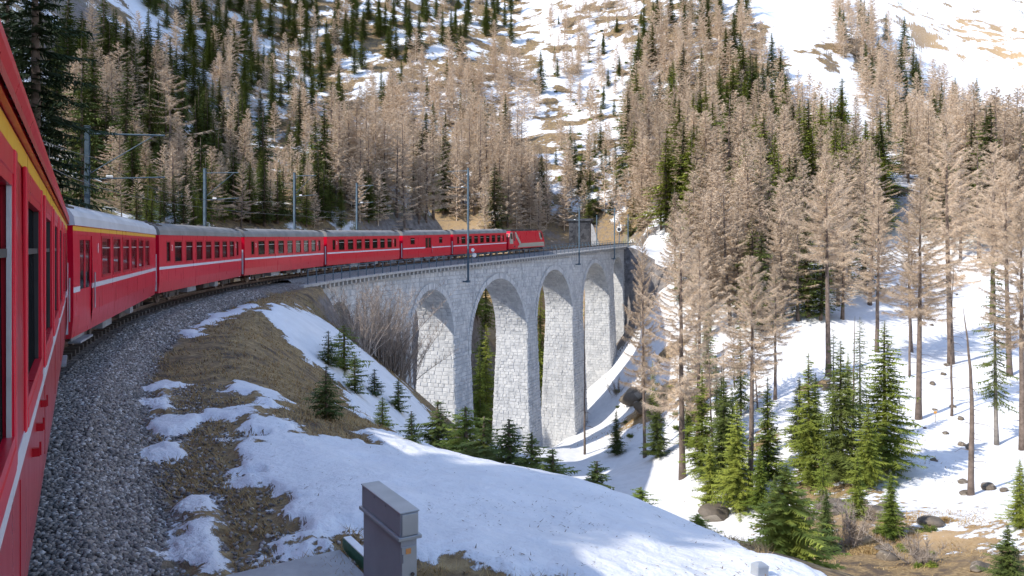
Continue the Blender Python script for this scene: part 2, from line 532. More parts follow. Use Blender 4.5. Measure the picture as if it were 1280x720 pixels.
def gz(x, y):
    return float(ground([x], [y])[0][0])

# polar grid (fine where the photo looks, coarse behind)
az_f = np.radians(np.arange(-46, 46.01, 0.13))
az_b = np.radians(np.concatenate([np.arange(-180, -46, 2.0)]))
az_b2 = np.radians(np.arange(48, 180.1, 2.0))
AZ = np.concatenate([az_b, az_f, az_b2])
RR = np.exp(np.linspace(math.log(1.2), math.log(1250), 620))
GX = np.sin(AZ)[:, None] * RR[None]
GY = np.cos(AZ)[:, None] * RR[None]
_z, _c, _b = ground(GX.ravel(), GY.ravel())
GZ, GC, GB = (a.reshape(GX.shape) for a in (_z, _c, _b))

def at(px, py, rmin=4.0):
    """where a sight line meets the ground: (x, y, z)"""
    u = (px - 640) / F
    az = math.atan(u)
    e = (HY - py) / F * math.cos(az)
    i = len(az_b) + int(round((math.degrees(az) + 46) / 0.13))
    i = max(0, min(len(AZ) - 1, i))
    el = GZ[i] / RR
    j = int(np.argmax((el >= e) & (RR > rmin)))
    if el[j] < e: j = len(RR) - 40
    r = RR[j]
    if j > 0 and el[j] > el[j - 1] and el[j - 1] < e:
        k = (e - el[j - 1]) / (el[j] - el[j - 1])
        r = RR[j - 1] + k * (RR[j] - RR[j - 1])
    x, y = math.sin(az) * r, math.cos(az) * r
    return Vector((x, y, gz(x, y)))

# snow patches close to the line, as outlines on the ground
SNOW = [
 [(180,482),(200,476),(222,475),(228,512),(238,545),(228,580),(196,586),(182,560),(186,520)],
 [(215,640),(240,625),(258,634),(268,668),(300,700),(285,735),(236,735),(228,690)],
 [(262,515),(330,508),(372,540),(450,552),(560,558,.7),(640,578,1.3),(760,622,1.3),(970,722,1.2),(1010,770,1),(820,770),(640,716),(560,700),(470,690),(440,668),(385,692),(342,655),(306,570)],
 [(255,481),(300,475),(340,490),(375,510),(340,508),(300,496)],
 [(225,416),(245,399),(320,376),(319,384),(262,406),(232,424)],
 [(322,392),(372,383),(420,405),(470,440),(522,500),(568,562),(500,545),(452,522),(425,482),(385,452),(345,412)],
 [(430,440),(470,470),(520,520),(548,556),(500,530),(455,495)],
]
near_mask = (GX.ravel() ** 2 + GY.ravel() ** 2) < 62 ** 2
ix = np.nonzero(near_mask & (np.abs(np.repeat(AZ, len(RR))) < 0.85))[0]
px, py = GX.ravel()[ix], GY.ravel()[ix]
best = np.full(len(ix), -9.0)
for poly in SNOW:
    w = np.array([np.array(at(*p[:2])[:2]) + (np.array((0.62, 0.78)) * p[2] if len(p) > 2 else 0) for p in poly])
    inside = np.zeros(len(ix), bool)
    dist = np.full(len(ix), 1e9)
    for (x0, y0), (x1, y1) in zip(w, np.roll(w, -1, 0)):
        cond = ((y0 > py) != (y1 > py))
        xi = (x1 - x0) * (py - y0) / (y1 - y0 + 1e-12) + x0
        inside ^= cond & (px < xi)
        L2 = (x1 - x0) ** 2 + (y1 - y0) ** 2 + 1e-9
        k = np.clip(((px - x0) * (x1 - x0) + (py - y0) * (y1 - y0)) / L2, 0, 1)
        dist = np.minimum(dist, np.hypot(px - x0 - k * (x1 - x0), py - y0 - k * (y1 - y0)))
    sdv = np.where(inside, dist, -dist)
    best = np.maximum(best, sdv)
rr = np.hypot(px, py)
jag = fbm(px / 1.1, py / 1.1, 4, 71) * (0.75 + 0.04 * rr) + fbm(px / 0.3, py / 0.3, 3, 75) * 0.35
cov_near = np.clip(0.5 + (best + jag) / (0.62 + 0.03 * rr), -0.3, 1.2)
cov_near = cov_near - np.clip(fbm(px / 1.9, py / 0.8, 4, 77) - 0.13, 0, 1) * 3.0 * (best < 1.6)
wfar = np.clip((rr - 48) / 12, 0, 1)
gc = GC.ravel()
gc[ix] = cov_near * (1 - wfar) + gc[ix] * wfar
gc[GB.ravel() > 0.9] *= 0.1
GC = gc.reshape(GX.shape)
# the snow lies on the ground as a layer
lift = np.clip((GC - 0.45) / 0.25, 0, 1)
GZ = GZ + lift * np.where(RR[None] < 60, 0.12, 0.0)

def ground_mat():
    t = NT('ground_surface')
    geo = t.n('ShaderNodeNewGeometry')
    P = geo.outputs['Position']
    cov, bal = t.attr('cov'), t.attr('ballast')
    fr = t.attr('far')
    n1 = t.noise(P, 0.9, 8, 0.62)
    n2 = t.noise(P, 0.075, 8, 0.60)
    n3 = t.noise(P, 5.0, 5, 0.6)
    nf = t.noise(P, 14.0, 4, 0.6)
    # open ground: dry grass, earth, rock on steep faces
    grass = t.ramp(n3, [(0.25, (0.085, 0.056, 0.031)), (0.5, (0.24, 0.165, 0.082)), (0.75, (0.40, 0.29, 0.15))])
    grass = t.mix(t.smooth(n1, 0.45, 0.65), grass, (0.085, 0.062, 0.045))
    green = t.mix(t.math('MULTIPLY', t.smooth(n2, 0.50, 0.62), fr), grass, (0.16, 0.165, 0.04))
    rock = t.ramp(n1, [(0.3, (0.075, 0.070, 0.068)), (0.7, (0.25, 0.225, 0.21))])
    sepn = t.n('ShaderNodeSeparateXYZ')
    t.l(geo.outputs['True Normal'], sepn.inputs[0])
    steep = t.smooth(t.math('SUBTRACT', t.math('ADD', 1.0, t.math('MULTIPLY', n1, 0.25)), sepn.outputs[2]), 0.42, 0.60)
    base = t.mix(steep, green, rock)
    tan = t.attr('tan')
    base = t.mix(tan, base, t.ramp(n1, [(0.3, (0.34, 0.22, 0.11)), (0.7, (0.50, 0.36, 0.21))]))
    # ballast
    vr = t.n('ShaderNodeTexVoronoi')
    vr.inputs['Scale'].default_value = 11.0
    t.l(P, vr.inputs['Vector'])
    sc = t.n('ShaderNodeSeparateColor')
    t.l(vr.outputs['Color'], sc.inputs[0])
    gravel = t.ramp(sc.outputs[0], [(0.0, (0.07, 0.062, 0.057)), (0.6, (0.20, 0.18, 0.165)), (1.0, (0.34, 0.32, 0.30))])
    base = t.mix(bal, base, gravel)
    # snow
    amp_n = t.mix(fr, n1, n2)
    k = t.math('ADD', cov, t.math('MULTIPLY', t.math('SUBTRACT', amp_n, 0.5), 1.7))
    k = t.math('ADD', k, t.math('MULTIPLY', t.math('SUBTRACT', n1, 0.5), t.math('SUBTRACT', 0.75, t.math('MULTIPLY', fr, 0.45))))
    k = t.math('ADD', k, t.math('MULTIPLY', t.math('SUBTRACT', nf, 0.5), t.math('SUBTRACT', 0.42, t.math('MULTIPLY', fr, 0.34))))
    k = t.math('SUBTRACT', k, t.math('MULTIPLY', steep, 0.55))
    snow = t.smooth(k, 0.46, 0.54)
    snow_c = t.ramp(n1, [(0.3, (0.63, 0.63, 0.635)), (0.7, (0.73, 0.73, 0.735))])
    col = t.mix(snow, base, snow_c)
    t.set(col, 0.85, 0, 0.2)
    h = t.math('ADD', t.math('MULTIPLY', n3, 0.5), t.math('MULTIPLY', n1, 1.4))
    h = t.math('ADD', h, t.math('MULTIPLY', vr.outputs['Distance'], t.math('MULTIPLY', bal, -0.8)))
    h = t.math('ADD', h, t.math('MULTIPLY', snow, 0.6))
    t.bump(h, 0.7, 0.12)
    return t.mat
M['ground'] = ground_mat()

na, nr = GX.shape
idx = np.arange(na * nr).reshape(na, nr)
quads = np.stack([idx[:-1, :-1], idx[:-1, 1:], idx[1:, 1:], idx[1:, :-1]], -1).reshape(-1, 4)
seam = np.stack([idx[-1, :-1], idx[-1, 1:], idx[0, 1:], idx[0, :-1]], -1)
quads = np.concatenate([quads, seam])[:, ::-1]
V = np.stack([GX.ravel(), GY.ravel(), GZ.ravel()], -1)
rq = np.hypot(V[quads[:, 0], 0], V[quads[:, 0], 1])
# dry grass slope, top right, and the bank seen through the arches
tanf = np.zeros(na * nr)
def px_of(Vv):
    return 640 + F * Vv[:, 0] / np.maximum(Vv[:, 1], 1), HY - F * Vv[:, 2] / np.maximum(Vv[:, 1], 1)
def blob(c, rad):
    p = at(*c)
    return np.exp(-((V[:, 0] - p.x) ** 2 + (V[:, 1] - p.y) ** 2) / rad ** 2)
for c, rad in (((1235, 42), 45), ((1185, 55), 26), ((1275, 75), 34), ((1150, 20), 24), ((603, 400), 22), ((672, 395), 15), ((1170, 660), 5), ((1110, 640), 6), ((790, 520), 9)):
    tanf = np.maximum(tanf, blob(c, rad))
GC = GC - tanf.reshape(GC.shape) * 0.27
def land(name, sel, label):
    qs = quads[sel]
    used, inv = np.unique(qs, return_inverse=True)
    me = tri_mesh(name, V[used], inv.reshape(-1, 4), True)
    for nm, arr in (('cov', GC.ravel()), ('ballast', GB.ravel()), ('far', np.clip((np.hypot(V[:, 0], V[:, 1]) - 40) / 60, 0, 1)), ('tan', tanf)):
        a = me.attributes.new(nm, 'FLOAT', 'POINT')
        a.data.foreach_set('value', np.ascontiguousarray(arr[used], dtype=np.float32))
    return tag(obj(name, me, None, M['ground']), label, None, None, 'structure')
land('ground', rq <= 200, 'snowy railway bank and gorge floor with brown grass')
land('mountain', rq > 200, 'high snowy mountainside with rock and dry grass')

# ------------------------------------------------------------------ viaduct
def make_viaduct():
    root = empty('viaduct', trk(BR0))
    tag(root, 'tall grey stone railway viaduct with round arches curving across the gorge', 'viaduct')
    inv = Vector(root.location)
    crowns = [s_at(p, 2.5) for p in (424, 541, 622, 693, 739, 770)]
    # regular arches
    A = []
    rad = []
    for k, c in enumerate(crowns):
        A.append(c)
    PE = [(567, 589), (658, 672), (715, 729), (761, 768)]        # pier edges at mid height
    pe = [(s_at(a, 2.65) + 0.2, s_at(b, 2.65) - 0.2) for a, b in PE]
    c1 = A[1]
    halves = [(A[0] - 3.3, A[0] + 3.3), (2 * c1 - pe[0][0], pe[0][0])]
    for q in range(3):
        halves.append((pe[q][1], pe[q + 1][0]))
    halves.append((pe[3][1], min(s_at(779, 2.6), pe[3][1] + 13)))
    mids = [(halves[q][1] + halves[q + 1][0]) / 2 for q in range(5)]
    print('ARCHES', [(round(a, 1), round(b, 1), round(b - a, 1)) for a, b in halves], BR0, BR1)
    DT = 0.62          # slab top below rail
    TOPD = DT + 0.62   # wall top below rail
    def wall_w(dz):    # half width of the masonry at depth dz below the rail
        return 2.2 + np.maximum(dz - TOPD, 0) / 26.0
    arches = []
    for (l, r) in halves:
        c = (l + r) / 2; a = (r - l) / 2
        rc = float(rail_z(c))
        crown = rc - DT - 2.7 + (0.6 if a < 5 else 0)
        arches.append((c, a, crown, crown - a))
    def half_open(k, z):
        """half length of opening k at height z, 0 above its crown"""
        c, a, zc, zs = arches[k]
        if z >= zc: return 0.0
        if z >= zs: return math.sqrt(max(a * a - (z - zs) ** 2, 0))
        return max(a - (zs - z) / 34.0, a * 0.55)
    def P(s, t, z):
        p = trk(s, t); p.z = z
        return p - inv
    def span_of(k, z):
        """solid between opening k-1 and k"""
        lo = BR0 if k == 0 else arches[k - 1][0] + half_open(k - 1, z)
        hi = BR1 if k == 6 else arches[k][0] - half_open(k, z)
        return lo, hi
    zb = []
    for k in range(7):
        if k == 0: s = (BR0 + halves[0][0]) / 2
        elif k == 6: s = BR1 - 0.6
        else: s = mids[k - 1]
        zs_ = [gz(*trk(s + q, t)[:2]) for t in (-4, 0, 3, 5) for q in (-4, -2, 0, 2)]
        zb.append(min(zs_) - (6.0 if k == 6 else 2.0))
    core = MB()
    stones = MB()
    RG = random.Random(5)
    def wz(s, z):
        return float(wall_w(float(rail_z(s)) - z))
    for k in range(7):
        zc_all = [arches[j][2] for j in (k - 1, k) if 0 <= j < 6]
        ztop = min(zc_all) if zc_all else 0
        # levels
        lv = [zb[k]]
        z = zb[k]
        zsp = min(arches[j][3] for j in (k - 1, k) if 0 <= j < 6)
        while z < zsp - 0.6:
            z += 0.8; lv.append(min(z, zsp))
        for j in range(1, 25):
            for jj in (k - 1, k):
                if 0 <= jj < 6:
                    c, a, zc, zs = arches[jj]
                    lv.append(zs + a * math.sin(j / 24 * math.pi / 2))
        top = min(float(rail_z(span_of(k, -99)[0])), float(rail_z(span_of(k, -99)[1]))) - TOPD
        lv = sorted({round(q, 3) for q in lv if q < max(zc_all) + 0.001})
        for z0, z1 in zip(lv[:-1], lv[1:]):
            if z1 - z0 < 0.004: continue
            a0, b0 = span_of(k, z0); a1, b1 = span_of(k, z1)
            # above a crown the solids of neighbours touch: stop at the crown line
            if k > 0 and z0 >= arches[k - 1][2] - 1e-4: a0 = a1 = arches[k - 1][0]
            if k < 6 and z0 >= arches[k][2] - 1e-4: b0 = b1 = arches[k][0]
            nseg = max(1, int((max(b0, b1) - min(a0, a1)) / 2.5))
            ring0, ring1 = [], []
            for q in range(nseg + 1):
                f = q / nseg
                ring0.append((a0 + (b0 - a0) * f)); ring1.append((a1 + (b1 - a1) * f))
            for q in range(nseg):
                for sg in (1, -1):
                    p = [P(ring0[q], sg * wz(ring0[q], z0), z0), P(ring0[q + 1], sg * wz(ring0[q + 1], z0), z0),
                         P(ring1[q + 1], sg * wz(ring1[q + 1], z1), z1), P(ring1[q], sg * wz(ring1[q], z1), z1)]
                    core.add(p, [(0, 1, 2, 3) if sg > 0 else (3, 2, 1, 0)])
            for (s0, s1, e) in ((a0, a1, 0), (b0, b1, 1)):
                p = [P(s0, -wz(s0, z0), z0), P(s0, wz(s0, z0), z0), P(s1, wz(s1, z1), z1), P(s1, -wz(s1, z1), z1)]
                core.add(p, [(0, 1, 2, 3) if e == 0 else (3, 2, 1, 0)])
    # band from crowns up to the deck follows the grade
    sband = np.linspace(BR0, BR1, 90)
    def zlow(s):
        best_ = None
        cs = [a[0] for a in arches]
        zc = [a[2] for a in arches]
        return float(np.interp(s, cs, zc))
    for s0, s1 in zip(sband[:-1], sband[1:]):
        for sg in (1, -1):
            zt0, zt1 = float(rail_z(s0)) - TOPD, float(rail_z(s1)) - TOPD
            z0, z1 = zlow(s0) - 0.3, zlow(s1) - 0.3
            off = 0.004
            p = [P(s0, sg * (wz(s0, z0) + off), z0), P(s1, sg * (wz(s1, z1) + off), z1), P(s1, sg * (wz(s1, zt1) + off), zt1), P(s0, sg * (wz(s0, zt0) + off), zt0)]
            # only above openings' crowns
            inside_open = any(abs((s0 + s1) / 2 - arches[j][0]) < half_open(j, min(z0, z1)) + 0.4 for j in range(6))
            if inside_open:
                z0 = z1 = None
                zz = max(arches[j][2] for j in range(6) if abs((s0 + s1) / 2 - arches[j][0]) < 9 or j == int(np.argmin([abs((s0 + s1) / 2 - a[0]) for a in arches])))
                p[0].z = p[1].z = zz - inv.z
            core.add(p, [(0, 1, 2, 3) if sg > 0 else (3, 2, 1, 0)])
    core.build('masonry_core', M['mortar'], root)
    # facing stones in courses
    def stone(c4, nrm, proud):
        """c4: four corners on the wall, counter-clockwise seen from outside"""
        cen = (c4[0] + c4[1] + c4[2] + c4[3]) / 4
        g = 0.055
        base = [p + (cen - p).normalized() * g * 0.5 for p in c4]
        top_ = [p + (cen - p).normalized() * (g + RG.uniform(0.02, 0.09)) + nrm * (proud * RG.uniform(0.7, 1.3)) for p in c4]
        stones.add(base + top_, [(4, 5, 6, 7), (0, 1, 5, 4), (1, 2, 6, 5), (2, 3, 7, 6), (3, 0, 4, 7)])
    CH = 0.52
    zmin = min(zb)
    for sg in (1, -1):
        z = zmin
        while z < 6:
            z1 = z + CH * RG.uniform(0.85, 1.15)
            s = BR0 + RG.uniform(0, 0.5)
            while s < BR1:
                s1 = s + RG.uniform(0.6, 1.25)
                sm, zm = (s + s1) / 2, (z + z1) / 2
                rzt = float(rail_z(sm)) - TOPD
                if zm < rzt - 0.2:
                    ok = True
                    sa, sb = s, min(s1, BR1)
                    for j in range(6):
                        c, a, zc, zs = arches[j]
                        ho = max(half_open(j, z), half_open(j, z1))
                        if zs < zm: # leave room for the ring of voussoirs
                            dd = math.hypot(a + 0.75, 0)
                            ho = math.sqrt(max(dd * dd - (min(abs(z - zs), abs(z1 - zs))) ** 2, 0)) if z < zc + 0.75 else 0
                        if ho <= 0: continue
                        L0, L1 = c - ho, c + ho
                        if sa >= L0 and sb <= L1: ok = False
                        elif sa < L0 < sb: sb = L0
                        elif sa < L1 < sb: sa = L1
                    kk = int(np.argmin([abs(sm - (BR0 if q == 0 else BR1 if q == 6 else mids[q - 1])) for q in range(7)]))
                    if ok and sb - sa > 0.15 and zm > zb[kk] + 0.5:
                        zt = min(z1, rzt)
                        p = [P(sa, sg * wz(sm, z), z), P(sb, sg * wz(sm, z), z), P(sb, sg * wz(sm, zt), zt), P(sa, sg * wz(sm, zt), zt)]
                        h = trk_h(sm)
                        nrm = Vector((math.cos(h), -math.sin(h), 0)) * sg
                        if sg < 0: p = [p[1], p[0], p[3], p[2]]
                        stone(p, nrm, RG.uniform(0.03, 0.12))
                s = s1
            z = z1
    # stones inside the openings (both cheeks and the barrel)
    for j in range(6):
        c, a, zc, zs = arches[j]
        for side in (-1, 1):
            k = j if side < 0 else j + 1
            path_ = []
            z = zb[k]
            while z < zs:
                path_.append((c + side * half_open(j, z), z)); z += CH
            n_ = max(6, int(a * math.pi / 2 / CH))
            for q in range(n_ + 1):
                th = q / n_ * math.pi / 2
                path_.append((c + side * a * math.cos(th), zs + a * math.sin(th)))
            for (s0, z0), (s1, z1) in zip(path_[:-1], path_[1:]):
                w0 = wz(s0, z0) - 0.03
                t = -w0
                while t < w0 - 0.2:
                    t1 = min(t + RG.uniform(0.6, 1.2), w0)
                    p = [P(s0, t, z0), P(s0, t1, z0), P(s1, t1, z1), P(s1, t, z1)]
                    if side > 0: p = [p[1], p[0], p[3], p[2]]
                    nrm = (p[1] - p[0]).cross(p[3] - p[0]).normalized()
                    h = trk_h(s0)
                    cen = P(c, 0, zs) - p[0]
                    if nrm.dot(cen) < 0: nrm = -nrm; p = p[::-1]
                    stone(p, nrm, RG.uniform(0.025, 0.09))
                    t = t1
    tag(stones.build('stone_facing', M['stone'], root), kind='stuff')
    # voussoirs
    for j in range(6):
        c, a, zc, zs = arches[j]
        ring = MB()
        n_ = int(a * math.pi / 0.62)
        for q in range(n_):
            t0, t1 = (q + 0.05) / n_ * math.pi, (q + 0.95) / n_ * math.pi
            for sg in (1, -1):
                r0, r1 = a - 0.02, a + 0.72
                pr = RG.uniform(0.10, 0.16)
                pts_ = []
                for (rr_, tt, dt) in ((r0, t0, -0.05), (r0, t1, -0.05), (r1, t1, -0.05), (r1, t0, -0.05), (r0, t0, pr), (r0, t1, pr), (r1, t1, pr), (r1, t0, pr)):
                    s_ = c + rr_ * math.cos(tt); z_ = zs + rr_ * math.sin(tt)
                    pts_.append(P(s_, sg * (wz(s_, z_) + dt), z_))
                ring.hexa(pts_ if sg < 0 else [pts_[i] for i in (3, 2, 1, 0, 7, 6, 5, 4)])
        tag(ring.build('arch_ring', M['stone'], root), kind='stuff')
    # corbels, slab
    corb = MB()
    n_ = int((BR1 - BR0) / 1.06)
    for q in range(n_):
        s = BR0 + 0.3 + q * 1.06
        for sg in (1, -1):
            h = trk_h(s)
            c = trk(s, sg * 2.49, -DT - 0.43) - inv
            corb.box(c, (0.68, 0.30, 0.40), -h)
    tag(corb.build('corbel_course', M['concrete'], root), kind='stuff')
    slab = MB()
    ss = np.linspace(BR0 - 1.0, BR1 + 2.0, 100)
    for s0, s1 in zip(ss[:-1], ss[1:]):
        slab.hexa([trk(s0, -2.9, -DT - 0.23) - inv, trk(s1, -2.9, -DT - 0.23) - inv, trk(s1, 2.9, -DT - 0.23) - inv, trk(s0, 2.9, -DT - 0.23) - inv,
                   trk(s0, -2.9, -DT) - inv, trk(s1, -2.9, -DT) - inv, trk(s1, 2.9, -DT) - inv, trk(s0, 2.9, -DT) - inv])
    slab.build('deck_slab', M['concrete'], root)
    # ballast on the deck
    bb = MB()
    for s0, s1 in zip(ss[:-1], ss[1:]):
        prof = [(-2.2, -DT + 0.004), (-1.6, -0.2), (1.6, -0.2), (2.2, -DT + 0.004)]
        for (t0, d0), (t1, d1) in zip(prof[:-1], prof[1:]):
            bb.add([trk(s0, t0, d0) - inv, trk(s1, t0, d0) - inv, trk(s1, t1, d1) - inv, trk(s0, t1, d1) - inv], [(3, 2, 1, 0)])
    bb.build('ballast_bed', mat_var('ballast_stone', (0.07, 0.07, 0.07), (0.27, 0.26, 0.26), 12, 0.95, bump=0.8), root)
    return DT
DT = make_viaduct()

# railing on both sides of the deck
def railing(t, label):
    root = empty('railing', trk(BR0 + 0.3, t, -DT))
    tag(root, label, 'railing', 'railings along the viaduct deck')
    o = Vector(root.location)
    pm = MB(); pm.box((0, 0, 0.62), (0.07, 0.07, 1.24))
    me = pm.mesh('post'); me.materials.append(M['mast'])
    ss = np.arange(BR0 + 0.3, BR1 + 6, 2.05)
    for s in ss:
        p = obj('post', me, root)
        p.location = trk(s, t, -DT) - o
        p.rotation_euler = (0, 0, -trk_h(s))
    for h in (0.62, 1.22):
        rb = MB(); rb.tube([trk(s, t, -DT + h) - o for s in ss], 0.032, 5)
        rb.build('rail', M['mast'], root)
railing(2.78, 'blue grey steel railing along the valley side of the viaduct')
railing(-2.78, 'blue grey steel railing along the far side of the viaduct behind the train')

# rails and sleepers
def track():
    root = empty('railway_track', trk(0))
    tag(root, 'single railway track curving under the red train', None, None, 'structure')
    o = Vector(root.location)
    ss = np.arange(-30, BR1 + 10, 1.5)
    for sg in (-1, 1):
        m = MB()
        prof = [(-0.06, -0.14), (0.06, -0.14), (0.015, -0.10), (0.035, -0.03), (0.035, 0.0), (-0.035, 0.0), (-0.035, -0.03), (-0.015, -0.10)]
        rings = [[trk(s, sg * 0.53 + a, b) - o for a, b in prof] for s in ss]
        n = len(prof)
        m.add([p for r_ in rings for p in r_], [(i * n + j, (i + 1) * n + j, (i + 1) * n + (j + 1) % n, i * n + (j + 1) % n) for i in range(len(ss) - 1) for j in range(n)])
        m.build('rail', M['rail_steel'], root)
    sm = MB(); sm.box((0, 0, 0), (1.9, 0.22, 0.16))
    me = sm.mesh('sleeper'); me.materials.append(M['sleeper'])
    for s in np.arange(0, 205, 0.72):
        p = obj('sleeper', me, root)
        p.location = trk(s, 0, -0.21) - o
        p.rotation_euler = (0, 0, -trk_h(s))
track()

# ------------------------------------------------------------------ coaches (local frame: +X forward, -Y = right side, z = 0 at the rail)
HW = 1.33
def side_y(z):
    # body side: slight turn-under at the sill, slight lean-in at the top
    if z < 1.1: return HW - (1.1 - z) * 0.10
    if z > 2.2: return HW - (z - 2.2) * 0.012
    return HW

def wall_with_holes(mb, L, z0, z1, holes, sg, th=0.05, mi=0):
    xs = sorted({-L / 2, L / 2, *[h[0] for h in holes], *[h[1] for h in holes]})
    zs = sorted({z0, 1.1, 2.2, z1, *[h[2] for h in holes], *[h[3] for h in holes]})
    zs = [z for z in zs if z0 <= z <= z1]
    def P(x, z, d=0.0): return (x, sg * (side_y(z) - d), z)
    for xa, xb in zip(xs[:-1], xs[1:]):
        for za, zb in zip(zs[:-1], zs[1:]):
            xm, zm = (xa + xb) / 2, (za + zb) / 2
            if any(h[0] < xm < h[1] and h[2] < zm < h[3] for h in holes): continue
            q = (0, 1, 2, 3) if sg < 0 else (3, 2, 1, 0)
            mb.add([P(xa, za), P(xb, za), P(xb, zb), P(xa, zb)], [q], mi)
    for (xa, xb, za, zb) in holes:
        for (p, q) in (((xa, za), (xb, za)), ((xb, za), (xb, zb)), ((xb, zb), (xa, zb)), ((xa, zb), (xa, za))):
            mb.add([P(*p), P(*q), P(*q, th), P(*p, th)], [(0, 1, 2, 3)], mi)

def roof_profile(h_e, h_t, w):
    n = 12
    out = []
    for i in range(n + 1):
        a = math.pi * i / n
        out.append((w * math.copysign(abs(math.cos(a)) ** 0.62, math.cos(a)), h_e + (h_t - h_e) * math.sin(a) ** 0.75))
    return out

NUM = {}
def numeral_mesh(txt):
    if txt not in NUM:
        cu = bpy.data.curves.new('class_numeral', 'FONT'); cu.body = txt; cu.size = 0.40; cu.extrude = 0.004; cu.align_x = 'CENTER'
        tmp = bpy.data.objects.new('class_numeral', cu)
        COL.objects.link(tmp)
        me = bpy.data.meshes.new_from_object(tmp)
        bpy.data.objects.remove(tmp)
        me.materials.clear(); me.materials.append(M['white'])
        NUM[txt] = me
    return NUM[txt]

def make_coach(name, label, L, wins, doors, first=False, near=False, seats=True, marks=(), roof_mat='grey_roof', z_sill=0.6, group='red coaches of the train', numeral='2'):
    root = empty(name)
    tag(root, label, 'railway coach', group)
    EAVE = 3.29
    holes = [(a, b, za, zb) for (a, b, za, zb) in wins + doors]
    body = MB()
    for sg in (-1, 1):
        wall_with_holes(body, L, z_sill, EAVE, holes, sg)
    # end walls with a gangway opening
    for e in (-1, 1):
        x = e * L / 2
        zs = [z_sill, 1.1, 2.2, EAVE]
        for za, zb in zip(zs[:-1], zs[1:]):
            for (ya, yb) in ((-1, -0.42), (0.42, 1)):
                def yy(f, z): return (f if abs(f) < 0.9 else math.copysign(side_y(z), f))
                p = [(x, yy(ya, za), za), (x, yy(yb, za), za), (x, yy(yb, zb), zb), (x, yy(ya, zb), zb)]
                body.add(p, [(0, 1, 2, 3) if e > 0 else (3, 2, 1, 0)])
        rp = roof_profile(EAVE, 3.88, side_y(EAVE))
        body.add([(x, y, z) for y, z in rp], [tuple(range(len(rp))) if e < 0 else tuple(range(len(rp) - 1, -1, -1))])
        body.add([(x, -0.42, 2.75), (x, 0.42, 2.75), (x, 0.42, EAVE), (x, -0.42, EAVE)], [(0, 1, 2, 3)])
    body.box((0, 0, z_sill + 0.07), (L - 0.02, 2 * side_y(z_sill) - 0.06, 0.08))
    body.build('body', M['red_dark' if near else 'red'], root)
    # floor inside
    fl = MB(); fl.box((0, 0, 1.0), (L - 0.3, 2.5, 0.05)); fl.box((0, 0, 3.2), (L - 0.3, 2.4, 0.03))
    fl.build('inner_lining', M['seat'], root)
    # roof
    rf = MB()
    rp = roof_profile(EAVE, 3.90, side_y(EAVE) + 0.05)
    n = len(rp)
    vs = [(-L / 2 - 0.02, y, z) for y, z in rp] + [(L / 2 + 0.02, y, z) for y, z in rp]
    rf.add(vs, [(i, i + 1, n + i + 1, n + i) for i in range(n - 1)] + [tuple(range(n - 1, -1, -1)), tuple(range(n, 2 * n))])
    roof = rf.build('roof', M[roof_mat], root, smooth=False)
    det = MB()
    if first and not near:
        for y in (-0.95, -0.6, -0.25, 0.25, 0.6, 0.95):   # ribs along the roof
            zt = np.interp(y, [p[0] for p in rp][::-1], [p[1] for p in rp][::-1])
            det.box((0, y, zt + 0.012), (L - 1.6, 0.03, 0.03))
    det.build('roof_rib', M[roof_mat], roof) if det.v else None
    for q in range(5):
        vt = MB(); vt.tube([(-L / 2 + 2 + q * (L - 4) / 4, 0, 3.88), (-L / 2 + 2 + q * (L - 4) / 4, 0, 4.0)], [0.2, 0.16], 10)
        vt.build('roof_vent', M['steel_dark'], roof)
    for e in (-1, 1):
        for sg in (-1, 1):
            gr = MB()
            for q in range(4):
                yv = sg * (0.75 + q * 0.13)
                zt = np.interp(yv, [p[0] for p in rp][::-1], [p[1] for p in rp][::-1])
                gr.box((e * (L / 2 - 0.5), yv, zt + 0.005), (0.75, 0.08, 0.05))
            gr.build('roof_louvre', M['steel_dark'], roof)
    # gutter under the roof edge
    for sg in (-1, 1):
        g = MB(); g.box((0, sg * (side_y(EAVE) + 0.018), EAVE + 0.03), (L, 0.03, 0.06))
        gut = g.build('gutter', M['red'] if near or first else M[roof_mat], root)
        if near and sg < 0:
            cv = MB()
            prof = [(0.035, 0.06), (0.055, 0.11), (0.045, 0.18), (-0.04, 0.25)]
            vs = []
            for x in (-L / 2, L / 2):
                vs += [(x, -(side_y(EAVE) + a), EAVE + b) for a, b in prof]
            cv.add(vs, [(i, i + 4, i + 5, i + 1) for i in range(3)])
            cv.build('roof_cove', M['red'], root)
            for q in range(90):
                bt = MB(); bt.box((-L / 2 + 0.2 + q * (L - 0.4) / 89, -(side_y(EAVE) + 0.037), EAVE + 0.035), (0.05, 0.008, 0.022))
                bt.build('gutter_clip', M['black'], gut)
    # stripes
    for sg in (-1, 1):
        for (za, zb, nm, mt) in ((1.68, 1.81, 'waist_stripe', 'stripe'),) + (((3.165, 3.275, 'eave_stripe', 'yellow'),) if first else ()):
            s_ = MB()
            y0, y1 = side_y(za) + 0.004, side_y(zb) + 0.004
            cuts = [-L / 2 + 0.01] + sum([[d[0], d[1]] for d in sorted(doors) if d[2] < zb and d[3] > za], []) + [L / 2 - 0.01]
            for xa, xb in zip(cuts[0::2], cuts[1::2]):
                s_.hexa([(xa, sg * y0, za), (xb, sg * y0, za), (xb, sg * (y0 - .02), za), (xa, sg * (y0 - .02), za),
                         (xa, sg * y1, zb), (xb, sg * y1, zb), (xb, sg * (y1 - .02), zb), (xa, sg * (y1 - .02), zb)])
            s_.build(nm, M[mt], root)
